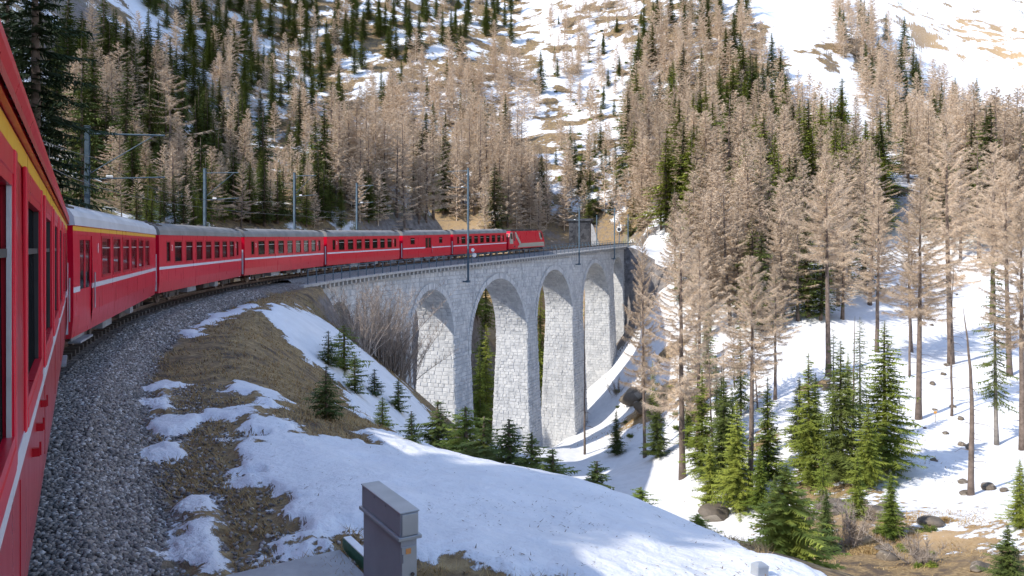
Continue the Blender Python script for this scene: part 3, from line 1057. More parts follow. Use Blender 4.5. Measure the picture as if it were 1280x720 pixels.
    for sg in (-1, 1):
        for q in range(7):
            xs_ = -L / 2 + (q + .5) * L / 7 + .1
            if any(d_[0] - .1 < xs_ < d_[1] + .1 for d_ in doors): continue
            sm_ = MB(); sm_.box((xs_, sg * (side_y(1.35) + .001), 1.36), (.012, .006, .56)); sm_.build('panel_seam', M['red_dark'], root)
    # windows
    def window(x0, x1, za, zb, sg, nm):
        fr = MB()
        w = 0.03 if near else 0.055
        fm = 'red' if near else 'red_dark'
        def bar(xa, xb, z0, z1):
            ya, yb = side_y(z0), side_y(z1)
            fr.hexa([(xa, sg * (ya + .012), z0), (xb, sg * (ya + .012), z0), (xb, sg * (ya - .06), z0), (xa, sg * (ya - .06), z0),
                     (xa, sg * (yb + .012), z1), (xb, sg * (yb + .012), z1), (xb, sg * (yb - .06), z1), (xa, sg * (yb - .06), z1)])
        bar(x0 - 0.02, x0 + w, za - 0.02, zb + 0.02); bar(x1 - w, x1 + 0.02, za - 0.02, zb + 0.02)
        bar(x0 + w, x1 - w, za - 0.02, za + w); bar(x0 + w, x1 - w, zb - w, zb + 0.02)
        f = fr.build(nm, M[fm], root)
        if near:
            sr = MB()
            for (xa, xb, z0, z1) in ((x0 - .13, x0 - .02, za - .13, zb + .13), (x1 + .02, x1 + .13, za - .13, zb + .13), (x0 - .02, x1 + .02, za - .13, za - .02), (x0 - .02, x1 + .02, zb + .02, zb + .13)):
                sr.box(((xa + xb) / 2, sg * (side_y((z0 + z1) / 2) + .006), (z0 + z1) / 2), (xb - xa, .022, z1 - z0))
            sr.build('surround', M['red'], f, bevel=0.006)
            for xx in (x0 + w + .012, x1 - w - .012):
                gk = MB()
                gk.box((xx, sg * (side_y(2.5) - (.004 if x0 < -8 else .02)), (za + zb) / 2), (.022, .018 if x0 < -8 else .03, zb - za - 2 * w))
                gk.build('gasket', M['alu' if x0 < -8 else 'rubber'], f)
        gl = MB()
        gl.hexa([(x0 + w, sg * (side_y(za) - .03), za + w), (x1 - w, sg * (side_y(za) - .03), za + w), (x1 - w, sg * (side_y(za) - .04), za + w), (x0 + w, sg * (side_y(za) - .04), za + w),
                 (x0 + w, sg * (side_y(zb) - .03), zb - w), (x1 - w, sg * (side_y(zb) - .03), zb - w), (x1 - w, sg * (side_y(zb) - .04), zb - w), (x0 + w, sg * (side_y(zb) - .04), zb - w)])
        gl.build('pane', M['glass_near' if near else 'glass_dark' if first else 'glass'], f)
        if nm == 'window' and x1 - x0 > 0.9:
            vb = MB()
            zv = za + (zb - za) * 0.72
            vb.box(((x0 + x1) / 2, sg * (side_y(zv) - 0.022), zv), (x1 - x0 - 2 * w, 0.03, 0.035))
            vb.build('vent_bar', M['rubber' if near else 'alu'], f)
        return f
    for (x0, x1, za, zb) in wins:
        for sg in (-1, 1):
            window(x0, x1, za, zb, sg, 'window')
    for (x0, x1, za, zb) in doors:
        for sg in (-1, 1):
            y = side_y(1.5)
            d = MB()
            d.box(((x0 + x1) / 2, sg * (y - 0.05), (za + 1.72) / 2), (x1 - x0, 0.03, 1.72 - za))
            d.box(((x0 + x1) / 2, sg * (y - 0.05), (2.95 + zb) / 2), (x1 - x0, 0.03, zb - 2.95))
            for xx in (x0 + 0.06, x1 - 0.06, (x0 + x1) / 2):
                d.box((xx, sg * (y - 0.052), 2.33), (0.12, 0.034, 1.26))
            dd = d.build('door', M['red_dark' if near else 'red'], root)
            for xa, xb in ((x0 + 0.12, (x0 + x1) / 2 - 0.06), ((x0 + x1) / 2 + 0.06, x1 - 0.12)):
                g = MB(); g.box(((xa + xb) / 2, sg * (y - 0.055), 2.33), (xb - xa, 0.012, 1.2))
                g.build('pane', M['glass_dark'], dd)
            hd = MB()
            hd.tube([(x1 + 0.07, sg * (side_y(1.3) + 0.05), 1.15), (x1 + 0.07, sg * (side_y(2) + 0.05), 2.1)], 0.018, 6)
            hd.build('handrail', M['steel_grey'], dd)
            st = MB(); st.box(((x0 + x1) / 2, sg * 1.2, 0.42), (x1 - x0, 0.28, 0.05)); st.box(((x0 + x1) / 2, sg * 1.12, 0.52), (x1 - x0, 0.03, 0.2))
            st.build('step', M['steel_grey'], root)
    # seats seen through the glass
    if seats:
        sm = MB()
        sm.box((0, 0.72, 1.62), (0.12, 1.0, 1.2)); sm.box((0, -0.72, 1.62), (0.12, 1.0, 1.2))
        sme = sm.mesh('seat_pair'); sme.materials.append(M['seat'])
        for (x0, x1, za, zb) in wins[1:]:
            o = obj('seat_pair', sme, root); o.location = (x1 + 0.3, 0, 0)
    # class numerals beside the end windows
    for (x, z) in marks:
        o = obj('class_numeral', numeral_mesh(numeral), root)
        o.location = (x, -(side_y(z) + 0.01), z); o.rotation_euler = (R(90), 0, 0)
    # underframe: bogies, boxes
    for e in (-1, 1):
        xb = e * (L / 2 - 3.0)
        b = MB()
        for sg in (-1, 1):
            b.box((xb, sg * 0.92, 0.50), (2.5, 0.10, 0.20)); b.box((xb, sg * 0.94, 0.38), (0.9, 0.12, 0.22))
            b.box((xb - 0.9, sg * 0.95, 0.40), (0.28, 0.14, 0.26)); b.box((xb + 0.9, sg * 0.95, 0.40), (0.28, 0.14, 0.26))
        b.box((xb, 0, 0.55), (0.6, 1.8, 0.2))
        bo = b.build('bogie', M['steel_dark'], root)
        for w in (-0.9, 0.9):
            ws = MB()
            for sg in (-1, 1):
                ws.disc((xb + w, sg * 0.54, 0.34), (0, 1, 0), 0.34, 0.11, 18); ws.disc((xb + w, sg * 0.61, 0.34), (0, 1, 0), 0.20, 0.03, 14)
            ws.tube([(xb + w, -0.5, 0.34), (xb + w, 0.5, 0.34)], 0.06, 8)
            ws.build('wheelset', M['rail_steel'], bo)
        bu = MB()
        for sg in (-1, 1):
            bu.tube([(e * L / 2, sg * 0.0, 0.78), (e * (L / 2 + 0.3), sg * 0.0, 0.78)], 0.10, 10)
        bu.build('coupling', M['steel_dark'], root)
        ga = MB()
        for q in range(4):
            x = e * (L / 2 + 0.05 + q * 0.12)
            ga.box((x, 0, 1.95), (0.04, 0.98 - 0.03 * (q % 2), 2.0))
        ga.build('gangway_bellows', M['rubber'], root)
        gp = MB()
        gp.box((e * (L / 2 + 0.012), -HW + 0.16, 1.55), (0.03, 0.10, 1.7)); gp.box((e * (L / 2 + 0.012), HW - 0.16, 1.55), (0.03, 0.10, 1.7))
        gp.build('end_grab_bar', M['stripe'], root)
    for q, (x, ln, w) in enumerate(((-2.6, 1.6, 0.45), (0.4, 1.2, 0.4), (2.7, 0.8, 0.5))):
        for sg in (-1, 1):
            u = MB(); u.box((x, sg * 0.86, 0.50), (ln, 0.5, w * 0.85))
            u.build('equipment_box', M['steel_grey' if q != 1 else 'steel_dark'], root)
    return root

def place_coach(o, s0, s1):
    a, b = trk(s0), trk(s1)
    m = (a + b) / 2
    d = b - a
    yaw = math.atan2(d.y, d.x)
    pitch = -math.atan2(d.z, math.hypot(d.x, d.y))
    o.location = m
    o.rotation_euler = (0, pitch, yaw)
    return o

SG = [_s0]
for l in (18.4, 18.4, 18.4, 18.4, 14.0, 18.0, 15.8):
    SG.append(SG[-1] + l)

# second class coach
Ls = 17.35
w2 = [(-7.6, -7.0, 2.0, 3.0)] + [(-6.35 + 1.93 * i, -5.1 + 1.93 * i, 1.95, 3.02) for i in range(7)] + [(7.15, 7.75, 2.0, 3.0)]
second = make_coach('passenger_coach', 'second red coach with grey roof, behind the yellow striped one', Ls, w2, [], marks=((-6.75, 2.55), (6.95, 2.55)))
place_coach(second, SG[1] + 0.1, SG[2] - 0.1)
lab2 = ['red coach with grey roof just before the near end of the viaduct', 'red coach with grey roof on the viaduct, next behind the windowless baggage van', 'red coach with small windows coupled directly behind the locomotive']
for lb, k in zip(lab2, (2, 3, 5)):
    c = copy_tree(second)
    c['label'] = lb
    place_coach(c, SG[k] + 0.1, SG[k + 1] - 0.1)
# first class coach with yellow stripe
w1 = [(-4.9 + 1.95 * i, -3.45 + 1.95 * i, 1.93, 3.06) for i in range(6)]
first = make_coach('passenger_coach', 'red coach with yellow eave stripe and silver roof, nearest whole coach', Ls, w1, [(-7.9, -6.3, 0.75, 3.06)], first=True, seats=True, roof_mat='silver_roof', numeral='1', marks=((-5.5, 2.6),))
place_coach(first, SG[0] + 0.1, SG[1] - 0.1)
# the coach the photograph is taken from
Ln = 20.6
wn_ = [(-8.1, -6.28, 1.93, 3.04)] + [(-5.35 + 2.45 * i, -3.65 + 2.45 * i, 1.93, 3.04) for i in range(5)]
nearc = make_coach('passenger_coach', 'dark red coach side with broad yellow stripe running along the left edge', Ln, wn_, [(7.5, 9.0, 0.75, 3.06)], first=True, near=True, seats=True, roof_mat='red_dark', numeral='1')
pf = Vector((-10.3, 17.8)); pr_ = Vector((-1.84, 2.76))
dn = (pf - pr_).normalized()
left_n = Vector((-dn.y, dn.x))
cen = pf - dn * (Ln / 2 + 0.12) + left_n * HW
nearc.location = (cen.x, cen.y, -2.75)
nearc.rotation_euler = (0, 0, math.atan2(dn.y, dn.x))
for q, x in enumerate((-3.6, -4.2, -4.7)):
    hk = MB(); hk.box((x, -(HW + 0.02), 1.62 - q * 0.05), (0.035, 0.04, 0.05)); hk.box((x, -(HW + 0.042), 1.64 - q * 0.05), (0.02, 0.012, 0.08))
    hk.build('lamp_bracket', M['red_dark'], nearc)

# baggage van
Lb = 12.9
van = make_coach('baggage_van', 'short red baggage van with few windows and folded pantograph gear', Lb, [(-4.6, -3.5, 2.2, 3.0), (3.0, 4.0, 2.2, 3.0)], [(-0.8, 0.9, 0.75, 3.06)], seats=False, group='red coaches of the train')
place_coach(van, SG[4] + 0.1, SG[5] - 0.1)
pg = MB()
for sg in (-1, 1):
    pg.tube([(-5.4, sg * 0.5, 4.06), (-4.2, sg * 0.4, 4.28), (-5.2, sg * 0.35, 4.44)], 0.035, 5)
    pg.tube([(-5.6, sg * 0.55, 3.86), (-5.6, sg * 0.55, 4.08)], 0.06, 6); pg.tube([(-4.0, sg * 0.55, 3.86), (-4.0, sg * 0.55, 4.08)], 0.06, 6)
pg.box((-4.8, 0, 4.08), (1.9, 1.2, 0.05)); pg.box((-5.2, 0, 4.46), (0.25, 1.5, 0.05)); pg.box((-2.4, 0.2, 4.02), (0.9, 0.7, 0.25))
pg.build('pantograph', M['steel_dark'], van)

# ------------------------------------------------------------------ locomotive
def make_loco():
    L = 15.2
    root = empty('locomotive')
    tag(root, 'red electric locomotive with beige slanted stripe and dark roof gear leading the train', 'locomotive')
    prof = [(-L / 2 + 0.05, 0.75), (-L / 2, 1.7), (-L / 2 + 0.75, 3.15), (-L / 2 + 1.25, 3.5), (L / 2 - 1.25, 3.5), (L / 2 - 0.75, 3.15), (L / 2, 1.7), (L / 2 - 0.05, 0.75)]
    b = MB()
    n = len(prof)
    w = 1.36
    def wy(z): return w - max(0, z - 2.6) * 0.18
    b.add([(x, -wy(z), z) for x, z in prof] + [(x, wy(z), z) for x, z in prof],
          [tuple(range(n)), tuple(range(2 * n - 1, n - 1, -1))] + [(i, n + i, n + (i + 1) % n, (i + 1) % n) for i in range(n)])
    b.build('body', M['red'], root)
    def panel(name, poly, mat, d, sg):
        m = MB()
        k = len(poly)
        vs = [(x, sg * (wy(z) + d), z) for x, z in poly] + [(x, sg * (wy(z) - 0.02), z) for x, z in poly]
        m.add(vs, [tuple(range(k)) if sg < 0 else tuple(range(k - 1, -1, -1))] + [(i, k + i, k + (i + 1) % k, (i + 1) % k) for i in range(k)])
        return m.build(name, M[mat], root)
    for sg in (-1, 1):
        panel('cab_panel', [(-7.1, 1.55), (-5.7, 1.55), (-5.7, 3.35), (-6.5, 3.35), (-7.1, 2.5)], 'beige', 0.006, sg)
        panel('slanted_stripe', [(-4.0, 0.95), (-2.6, 1.62), (-4.3, 3.38), (-4.7, 3.38)], 'beige', 0.006, sg)
        panel('sill_band', [(-4.0, 0.90), (7.4, 0.90), (7.35, 1.55), (-2.6, 1.55)], 'beige', 0.008, sg)
        panel('cab_panel', [(5.6, 2.1), (6.5, 1.9), (6.3, 3.3), (5.2, 3.3)], 'beige', 0.006, sg)
        panel('cab_window', [(-6.75, 2.3), (-5.95, 2.3), (-5.95, 3.15), (-6.45, 3.15)], 'glass_dark', 0.014, sg)
        panel('cab_door', [(-5.45, 1.0), (-4.95, 1.0), (-4.95, 3.2), (-5.45, 3.2)], 'black', 0.012, sg)
        panel('cab_window', [(5.95, 2.3), (6.75, 2.3), (6.45, 3.15), (5.95, 3.15)], 'glass_dark', 0.014, sg)
    for e in (-1, 1):
        m = MB()
        x0, x1 = e * (L / 2 - 0.06), e * (L / 2 - 0.68)
        y = 1.1
        m.hexa([(x0, -y, 1.85), (x0, y, 1.85), (x0 - e * .05, y, 1.85), (x0 - e * .05, -y, 1.85), (x1 + e * .03, -y, 3.1), (x1 + e * .03, y, 3.1), (x1 - e * .04, y, 3.1), (x1 - e * .04, -y, 3.1)])
        m.build('windscreen', M['glass_dark'], root)
        for sg in (-1, 1):
            h = MB(); h.disc((e * (L / 2 - 0.0), sg * 0.85, 1.35), (1, 0, 0), 0.14, 0.06, 14)
            h.build('headlight', M['white'], root)
    rf = MB()
    for (x, ln, h_) in ((-4.6, 2.4, 0.34), (-1.8, 2.6, 0.36), (1.4, 3.2, 0.34), (4.4, 2.0, 0.32)):
        rf.box((x, 0, 3.5 + h_ / 2 - 0.01), (ln, 1.9, h_))
    roof = rf.build('roof_gear', M['black'], root)
    pn = MB()
    for sg in (-1, 1):
        pn.tube([(4.2, sg * 0.5, 3.9), (2.6, sg * 0.4, 4.5), (4.0, sg * 0.3, 5.25)], 0.03, 5)
    pn.box((4.0, 0, 5.27), (0.3, 1.7, 0.05))
    pn.build('pantograph', M['steel_dark'], root)
    for e in (-1, 1):
        bo = MB()
        for sg in (-1, 1):
            bo.box((e * 4.0, sg * 1.0, 0.52), (3.6, 0.12, 0.34))
        bo.box((e * 4.0, 0, 0.6), (0.8, 1.9, 0.2))
        g = bo.build('bogie', M['steel_dark'], root)
        for wv in (-1.3, 1.3):
            ws = MB()
            for sg in (-1, 1):
                ws.disc((e * 4 + wv, sg * 0.55, 0.5), (0, 1, 0), 0.5, 0.12, 20)
            ws.tube([(e * 4 + wv, -0.5, 0.5), (e * 4 + wv, 0.5, 0.5)], 0.08, 8)
            ws.build('wheelset', M['rail_steel'], g)
    sk = MB(); sk.box((0, 0, 0.62), (2.6, 2.2, 0.4)); sk.build('transformer_box', M['steel_dark'], root)
    pl = MB(); pl.box((L / 2 - 0.15, 0, 0.45), (0.15, 2.2, 0.35)); pl.box((-L / 2 + 0.15, 0, 0.45), (0.15, 2.2, 0.35)); pl.build('snow_plough', M['steel_dark'], root)
    return root
loco = make_loco()
place_coach(loco, SG[6] + 0.2, SG[7] - 0.2)

# ------------------------------------------------------------------ catenary masts, wires, signal, hut
def mast(pos, h, heading, arm, label, deck=False, bracket=None):
    """pos = foot; arm = reach of the cantilever (+ to the right of the line)"""
    root = empty('catenary_mast', pos, (0, 0, -heading))
    tag(root, label, 'catenary mast', 'catenary masts along the railway')
    p = MB()
    for y in (-0.09, 0.09):
        p.box((0, y, h / 2), (0.20, 0.025, h))
    p.box((0, 0, h / 2), (0.025, 0.155, h))
    p.build('post', M['mast'], root)
    cp = MB(); cp.box((0, 0, h + 0.015), (0.24, 0.24, 0.03)); cp.build('post_cap', M['mast'], root)
    if arm:
        for (z0, z1, r_) in ((h - 0.35, h - 0.35, 0.045), (h - 2.6, h - 2.45, 0.035)):
            a = MB(); a.tube([(0, 0, z0), (arm, 0, z1)], r_, 6); a.build('cantilever_arm', M['mast'], root)
        br = MB(); br.tube([(0, 0, h - 2.4), (arm * 0.85, 0, h - 0.4)], 0.025, 5); br.build('brace', M['mast'], root)
        for z in (h - 2.5,):
            ins = MB()
            for q in range(5): ins.disc((arm * 0.25 + q * 0.06 * math.copysign(1, arm), 0, z + 0.02), (1, 0, 0), 0.09, 0.03, 10)
            ins.build('insulator', M['white'], root)
    if bracket is not None:
        b = MB(); b.box((-0.45, 0, 0.1), (1.3, 0.22, 0.18)); b.box((-1.0, 0, 0.1), (0.25, 0.5, 0.5)); b.box((0, 0, 0.12), (0.45, 0.45, 0.3))
        b.build('wall_bracket', M['mast'], root)
    return root

def mast_px(px, t, top_y, arm, label, foot=-0.4, bracket=None, s=None):
    s = s if s is not None else s_at(px, t)
    p = trk(s, t, foot)
    ztop = (HY - top_y) / F * p.y
    return mast(p, ztop - p.z, trk_h(s), arm, label, bracket=bracket), s
MAST_S = []
def s_at_near(px, t):
    ss = np.linspace(20, 75, 1200)
    best_ = min(ss, key=lambda s: abs(640 + F * trk(s, t).x / trk(s, t).y - px))
    return float(best_)
# masts behind the train, on the outer side of the curve (their bearing and distance)
def mast_free(px, d, top_y, arm, label):
    x = (px - 640) / F * d
    p = Vector((x, d, gz(x, d) - 0.3))
    ztop = (HY - top_y) / F * d
    t_, s_, _ = track_dist(np.array([x]), np.array([d]))
    return mast(p, ztop - p.z, trk_h(float(s_[0])), arm, label)
mast_free(109, 38, 158, 3.6, 'tall blue grey mast with long cantilever arm by the dark spruce')
mast_free(256, 64, 211, 2.9, 'blue grey mast rising behind the roof of the second coach')
mast_free(368, 84, 216, 2.6, 'blue grey mast with insulator arm behind the coach at the viaduct end')
mast_free(446, 98, 229, 2.4, 'thin blue grey mast behind the coach on the viaduct')
for px, ty, lb in ((585, 210, 'tall mast bracketed to the viaduct wall beside the baggage van'), (724, 258, 'mast bracketed to the viaduct wall ahead of the locomotive'), (768, 260, 'mast bracketed to the viaduct wall above its last full arch')):
    mast_px(px, 3.05, ty, -3.0, lb, foot=-3.1, bracket=True)
mast_px(785, 2.9, 268, -2.6, 'mast at the far end of the viaduct beside the snow bank', foot=-1.0)
mast_free(746, 196, 269, 0, 'slim pale mast beyond the dark stone hut')

wires = empty('overhead_wire', trk(20, 0, 5.2))
tag(wires, 'overhead contact and carrier wires strung above the railway line', 'overhead wire')
o_ = Vector(wires.location)
wp = MB(); wp.tube([trk(s, 0.15 * math.sin(s / 9.0), 5.15) - o_ for s in np.arange(-10, 225, 4)], 0.011, 4); wp.build('contact_wire', M['wire'], wires)
cw = MB()
cw.tube([trk(s, 0.0, 6.2 - 0.55 * math.sin(math.pi * ((s % 34) / 34))) - o_ for s in np.arange(-10, 225, 2)], 0.010, 4); cw.build('carrier_wire', M['wire'], wires)
dr = MB()
for s in np.arange(-6, 220, 5.5):
    dr.tube([trk(s, 0.1 * math.sin(s / 9), 5.15) - o_, trk(s, 0, 6.2 - 0.55 * math.sin(math.pi * ((s % 34) / 34))) - o_], 0.006, 4)
dr.build('dropper', M['wire'], wires)

def signal():
    s = s_at(774, -2.2)
    p = trk(s, -2.2, -0.5)
    root = empty('railway_signal', p, (0, 0, -trk_h(s)))
    tag(root, 'small round railway signal disc on a post at the far end of the viaduct', 'signal')
    m = MB(); m.tube([(0, 0, 0), (0, 0, 5.6)], 0.09, 8); m.build('post', M['mast'], root)
    d = MB(); d.disc((0, -0.12, 3.7), (0, 1, 0), 0.62, 0.06, 20); dd = d.build('disc', M['white'], root)
    e = MB(); e.disc((0, -0.16, 3.7), (0, 1, 0), 0.45, 0.03, 20); e.build('disc_face', M['black'], dd)
signal()

def marker():
    s = s_at(591, 2.5)
    p = trk(s, 2.45, -DT)
    root = empty('trackside_lamp', p, (0, 0, -trk_h(s) + R(35)))
    tag(root, 'pair of small white round lamps on a short post behind the wall mast', 'lamp')
    m = MB(); m.tube([(0, 0, 0), (0, 0, 1.9)], 0.05, 8); m.build('post', M['steel_grey'], root)
    for z, r_, x in ((1.75, 0.24, 0.0), (1.05, 0.30, 0.2)):
        d = MB(); d.disc((x, -0.12, z), (0, 1, 0.1), r_, 0.16, 16); d.build('lamp_disc', M['white'], root)
marker()

def hut():
    d = 205.0
    x = (726 - 640) / F * d
    z0 = (HY - 306) / F * d
    root = empty('stone_hut', (x, d, z0), (0, 0, R(-14)))
    tag(root, 'dark stone hut in the trees beyond the locomotive', 'hut')
    W, D, H = 5.6, 4.5, 6.2
    m = MB(); m.box((0, 0, H / 2 - 1.5), (W, D, H + 3)); m.build('wall', M['dark_stone'], root)
    r_ = MB()
    r_.hexa([(-W / 2 - .3, -D / 2 - .3, H), (W / 2 + .3, -D / 2 - .3, H), (W / 2 + .3, D / 2 + .3, H), (-W / 2 - .3, D / 2 + .3, H),
             (-W / 2 - .3, -D / 2 - .3, H + .35), (W / 2 + .3, -D / 2 - .3, H + .35), (W / 2 + .3, D / 2 + .3, H + .9), (-W / 2 - .3, D / 2 + .3, H + .9)])
    r_.build('roof', M['dark_stone'], root)
    w = MB(); w.hexa([(W / 2 + .35, -D / 2 - .8, -1), (W / 2 + 2.8, -D / 2 - .8, -1), (W / 2 + 2.8, -D / 2 + .2, -1), (W / 2 + .35, -D / 2 + .2, -1),
                      (W / 2 + .35, -D / 2 - .6, 5.6), (W / 2 + .9, -D / 2 - .6, 5.0), (W / 2 + .9, -D / 2, 5.0), (W / 2 + .35, -D / 2, 5.6)])
    w.build('wing_wall', M['concrete'], root)
    dr_ = MB(); dr_.box((-.6, -D / 2 - .02, 1.1), (1.2, .06, 2.2)); dr_.build('door', M['black'], root)
hut()

# ------------------------------------------------------------------ cabinet and slab by the line
def cabinet():
    a = Vector((-1.565, 7.95)); b = Vector((-1.03, 7.06))
    ang = math.atan2((b - a).y, (b - a).x)
    nrm = Vector((-math.sin(ang), math.cos(ang)))
    c = (a + b) / 2 + nrm * 0.10
    gzv = gz(c.x, c.y)
    root = empty('control_cabinet', (c.x, c.y, gzv), (0, 0, ang))
    tag(root, 'grey sheet metal trackside cabinet standing in the snow beside the concrete slab', 'cabinet')
    H = -2.45 - gzv
    m = MB(); m.box((0, 0, (H - .24) / 2 - .1), (0.98, 0.165, H - .24 + .2)); m.build('body', M['zinc_dark'], root, bevel=0.006)
    m = MB(); m.box((0, 0, H - .235), (1.06, 0.235, 0.035)); m.build('lip', M['zinc'], root, bevel=0.005)
    m = MB(); m.box((0, 0, H - .11), (1.02, 0.185, 0.215)); m.build('lid', M['zinc_dark'], root, bevel=0.008)
    m = MB(); m.box((0, 0, H + .004), (1.035, 0.20, 0.014)); m.build('lid_top', M['zinc'], root, bevel=0.004)
    m = MB(); m.box((0.496, 0, (H - .3) / 2), (0.016, 0.15, H - .34)); e = m.build('end_panel', M['zinc'], root, bevel=0.003)
    m = MB(); m.box((0.518, 0, H - .11), (0.012, 0.16, 0.2)); m.build('end_panel', M['zinc'], root, bevel=0.003)
    m = MB(); m.box((0.506, -0.01, H - .36), (0.006, 0.05, 0.05)); m.build('sticker', mat_var('orange_sticker', (.55, .22, .06), (.65, .33, .12), 20, .5), e)
    for zz in (H - .42, H - .9):
        m = MB(); m.tube([(0.51, -0.066, zz - .04), (0.51, -0.066, zz + .04)], 0.008, 8); m.build('hinge', M['steel_grey'], e)
    for xx in (-.46, -.15, .15, .46):
        m = MB(); m.disc((xx, -0.094, H - .03), (0, 1, 0), 0.009, 0.008, 8); m.build('rivet', M['steel_grey'], root)
    m = MB(); m.disc((0.508, 0.03, H - .58), (1, 0, 0), 0.018, 0.02, 10); m.build('lock', M['steel_dark'], e)
cabinet()
def slab():
    q = [Vector((-3.05, 8.15)), Vector((-1.98, 8.85)), Vector((-1.22, 7.62)), Vector((-2.25, 6.9))]
    zt = max(gz(p.x, p.y) for p in q) + 0.06
    root = empty('concrete_slab', (q[0].x, q[0].y, zt))
    tag(root, 'grey concrete cover slab with green and white metal edge beside the cabinet', 'slab')
    o = Vector((q[0].x, q[0].y, 0))
    m = MB(); m.hexa([(p.x - o.x, p.y - o.y, -0.35) for p in q[::1]] [::-1] + [(p.x - o.x, p.y - o.y, 0.0) for p in q][::-1]); m.build('slab_block', M['concrete'], root, bevel=0.012)
    d = (q[2] - q[1]).normalized(); n = Vector((d.y, -d.x)) * -1
    mid = (q[1] + q[2]) / 2 + Vector((0.045, 0.03)); L = (q[2] - q[1]).length + 0.1
    ang = math.atan2(d.y, d.x)
    m = MB(); m.box((mid.x - o.x, mid.y - o.y, 0.03), (L, 0.012, 0.14), ang); m.build('green_edge', M['green_paint'], root)
    m = MB(); m.box((mid.x - o.x + 0.04, mid.y - o.y + 0.024, 0.105), (L, 0.09, 0.012), ang); m.build('white_edge', M['white'], root)
slab()

# ------------------------------------------------------------------ ballast stones, grass
def rock_lib(n, seed, sub=1):
    r_ = np.random.default_rng(seed)
    bm = bmesh.new(); bmesh.ops.create_icosphere(bm, subdivisions=sub, radius=1.0)
    v0 = np.array([v.co for v in bm.verts]); f0 = np.array([[v.index for v in f.verts] for f in bm.faces]); bm.free()
    out = []
    for i in range(n):
        v = v0 * r_.uniform(0.75, 1.3, 3)[None]
        for _ in range(5):  # cut flat faces
            a = r_.normal(size=3); a /= np.linalg.norm(a)
            d = v @ a; lim = r_.uniform(0.45, 0.8)
            v = v - np.outer(np.maximum(d - lim, 0), a)
        out.append(v)
    return out, f0
def rot_rand(n, r_):
    q = r_.normal(size=(n, 4)); q /= np.linalg.norm(q, axis=1)[:, None]
    w, x, y, z = q.T
    return np.stack([np.stack([1 - 2 * (y * y + z * z), 2 * (x * y - z * w), 2 * (x * z + y * w)], -1),
                     np.stack([2 * (x * y + z * w), 1 - 2 * (x * x + z * z), 2 * (y * z - x * w)], -1),
                     np.stack([2 * (x * z - y * w), 2 * (y * z + x * w), 1 - 2 * (x * x + y * y)], -1)], 1)
def gravel():
    r_ = np.random.default_rng(3)
    lib, f0 = rock_lib(12, 5, 1)
    P_, S_ = [], []
    for (s0, s1, n, lo, hi, t1) in ((2, 14, 17000, .022, .045, 2.75), (14, 30, 12000, .03, .055, 2.8), (30, 58, 9000, .045, .08, 2.9)):
        s = r_.uniform(s0, s1, n); t = r_.uniform(1.05, t1 + 0.25, n)
        keep = r_.random(n) < np.clip((t1 + 0.3 - t) / 0.5, 0.12, 1)
        s, t = s[keep], t[keep]
        h = np.interp(s, _g, _H)
        P_.append(np.stack([np.interp(s, _g, _X) + t * np.cos(h), np.interp(s, _g, _Y) - t * np.sin(h)], -1)); S_.append(r_.uniform(lo, hi, len(s)))
    # scattered stones on the earth of the shoulder
    n = 5000
    s = r_.uniform(3, 22, n); t = 2.7 + np.abs(r_.normal(0, 0.9, n))
    h = np.interp(s, _g, _H)
    P_.append(np.stack([np.interp(s, _g, _X) + t * np.cos(h), np.interp(s, _g, _Y) - t * np.sin(h)], -1)); S_.append(r_.uniform(.015, .04, n))
    P2 = np.concatenate(P_); S = np.concatenate(S_)
    z, c, b = ground(P2[:, 0], P2[:, 1])
    n = len(P2)
    RM = rot_rand(n, r_)
    pick = r_.integers(0, len(lib), n)
    libv = np.stack(lib)
    v = libv[pick] * S[:, None, None]
    v = np.einsum('nij,nkj->nki', RM, v) * np.array([1, 1, .8]) + np.concatenate([P2, (z + S * 0.35)[:, None]], 1)[:, None, :]
    k = v.shape[1]
    f = (f0[None] + (np.arange(n) * k)[:, None, None]).reshape(-1, 3)
    me = tri_mesh('gravel', v.reshape(-1, 3), f)
    a = me.attributes.new('tone', 'FLOAT', 'POINT')
    a.data.foreach_set('value', np.repeat(r_.random(n), k).astype(np.float32))
    t = NT('gravel_stone')
    nn = t.noise(t.n('ShaderNodeNewGeometry').outputs['Position'], 40, 3)
    tone = t.math('ADD', t.math('MULTIPLY', t.attr('tone'), 0.8), t.math('MULTIPLY', nn, 0.3))
    t.set(t.ramp(tone, [(0.08, (0.075, 0.066, 0.06)), (0.35, (0.17, 0.155, 0.145)), (0.6, (0.235, 0.205, 0.18)), (0.8, (0.30, 0.265, 0.235)), (0.98, (0.56, 0.54, 0.52))]), 0.85, 0, 0.3)
    tag(obj('gravel', me, None, t.mat), 'grey crushed stone ballast beside the train', None, None, 'stuff')
gravel()

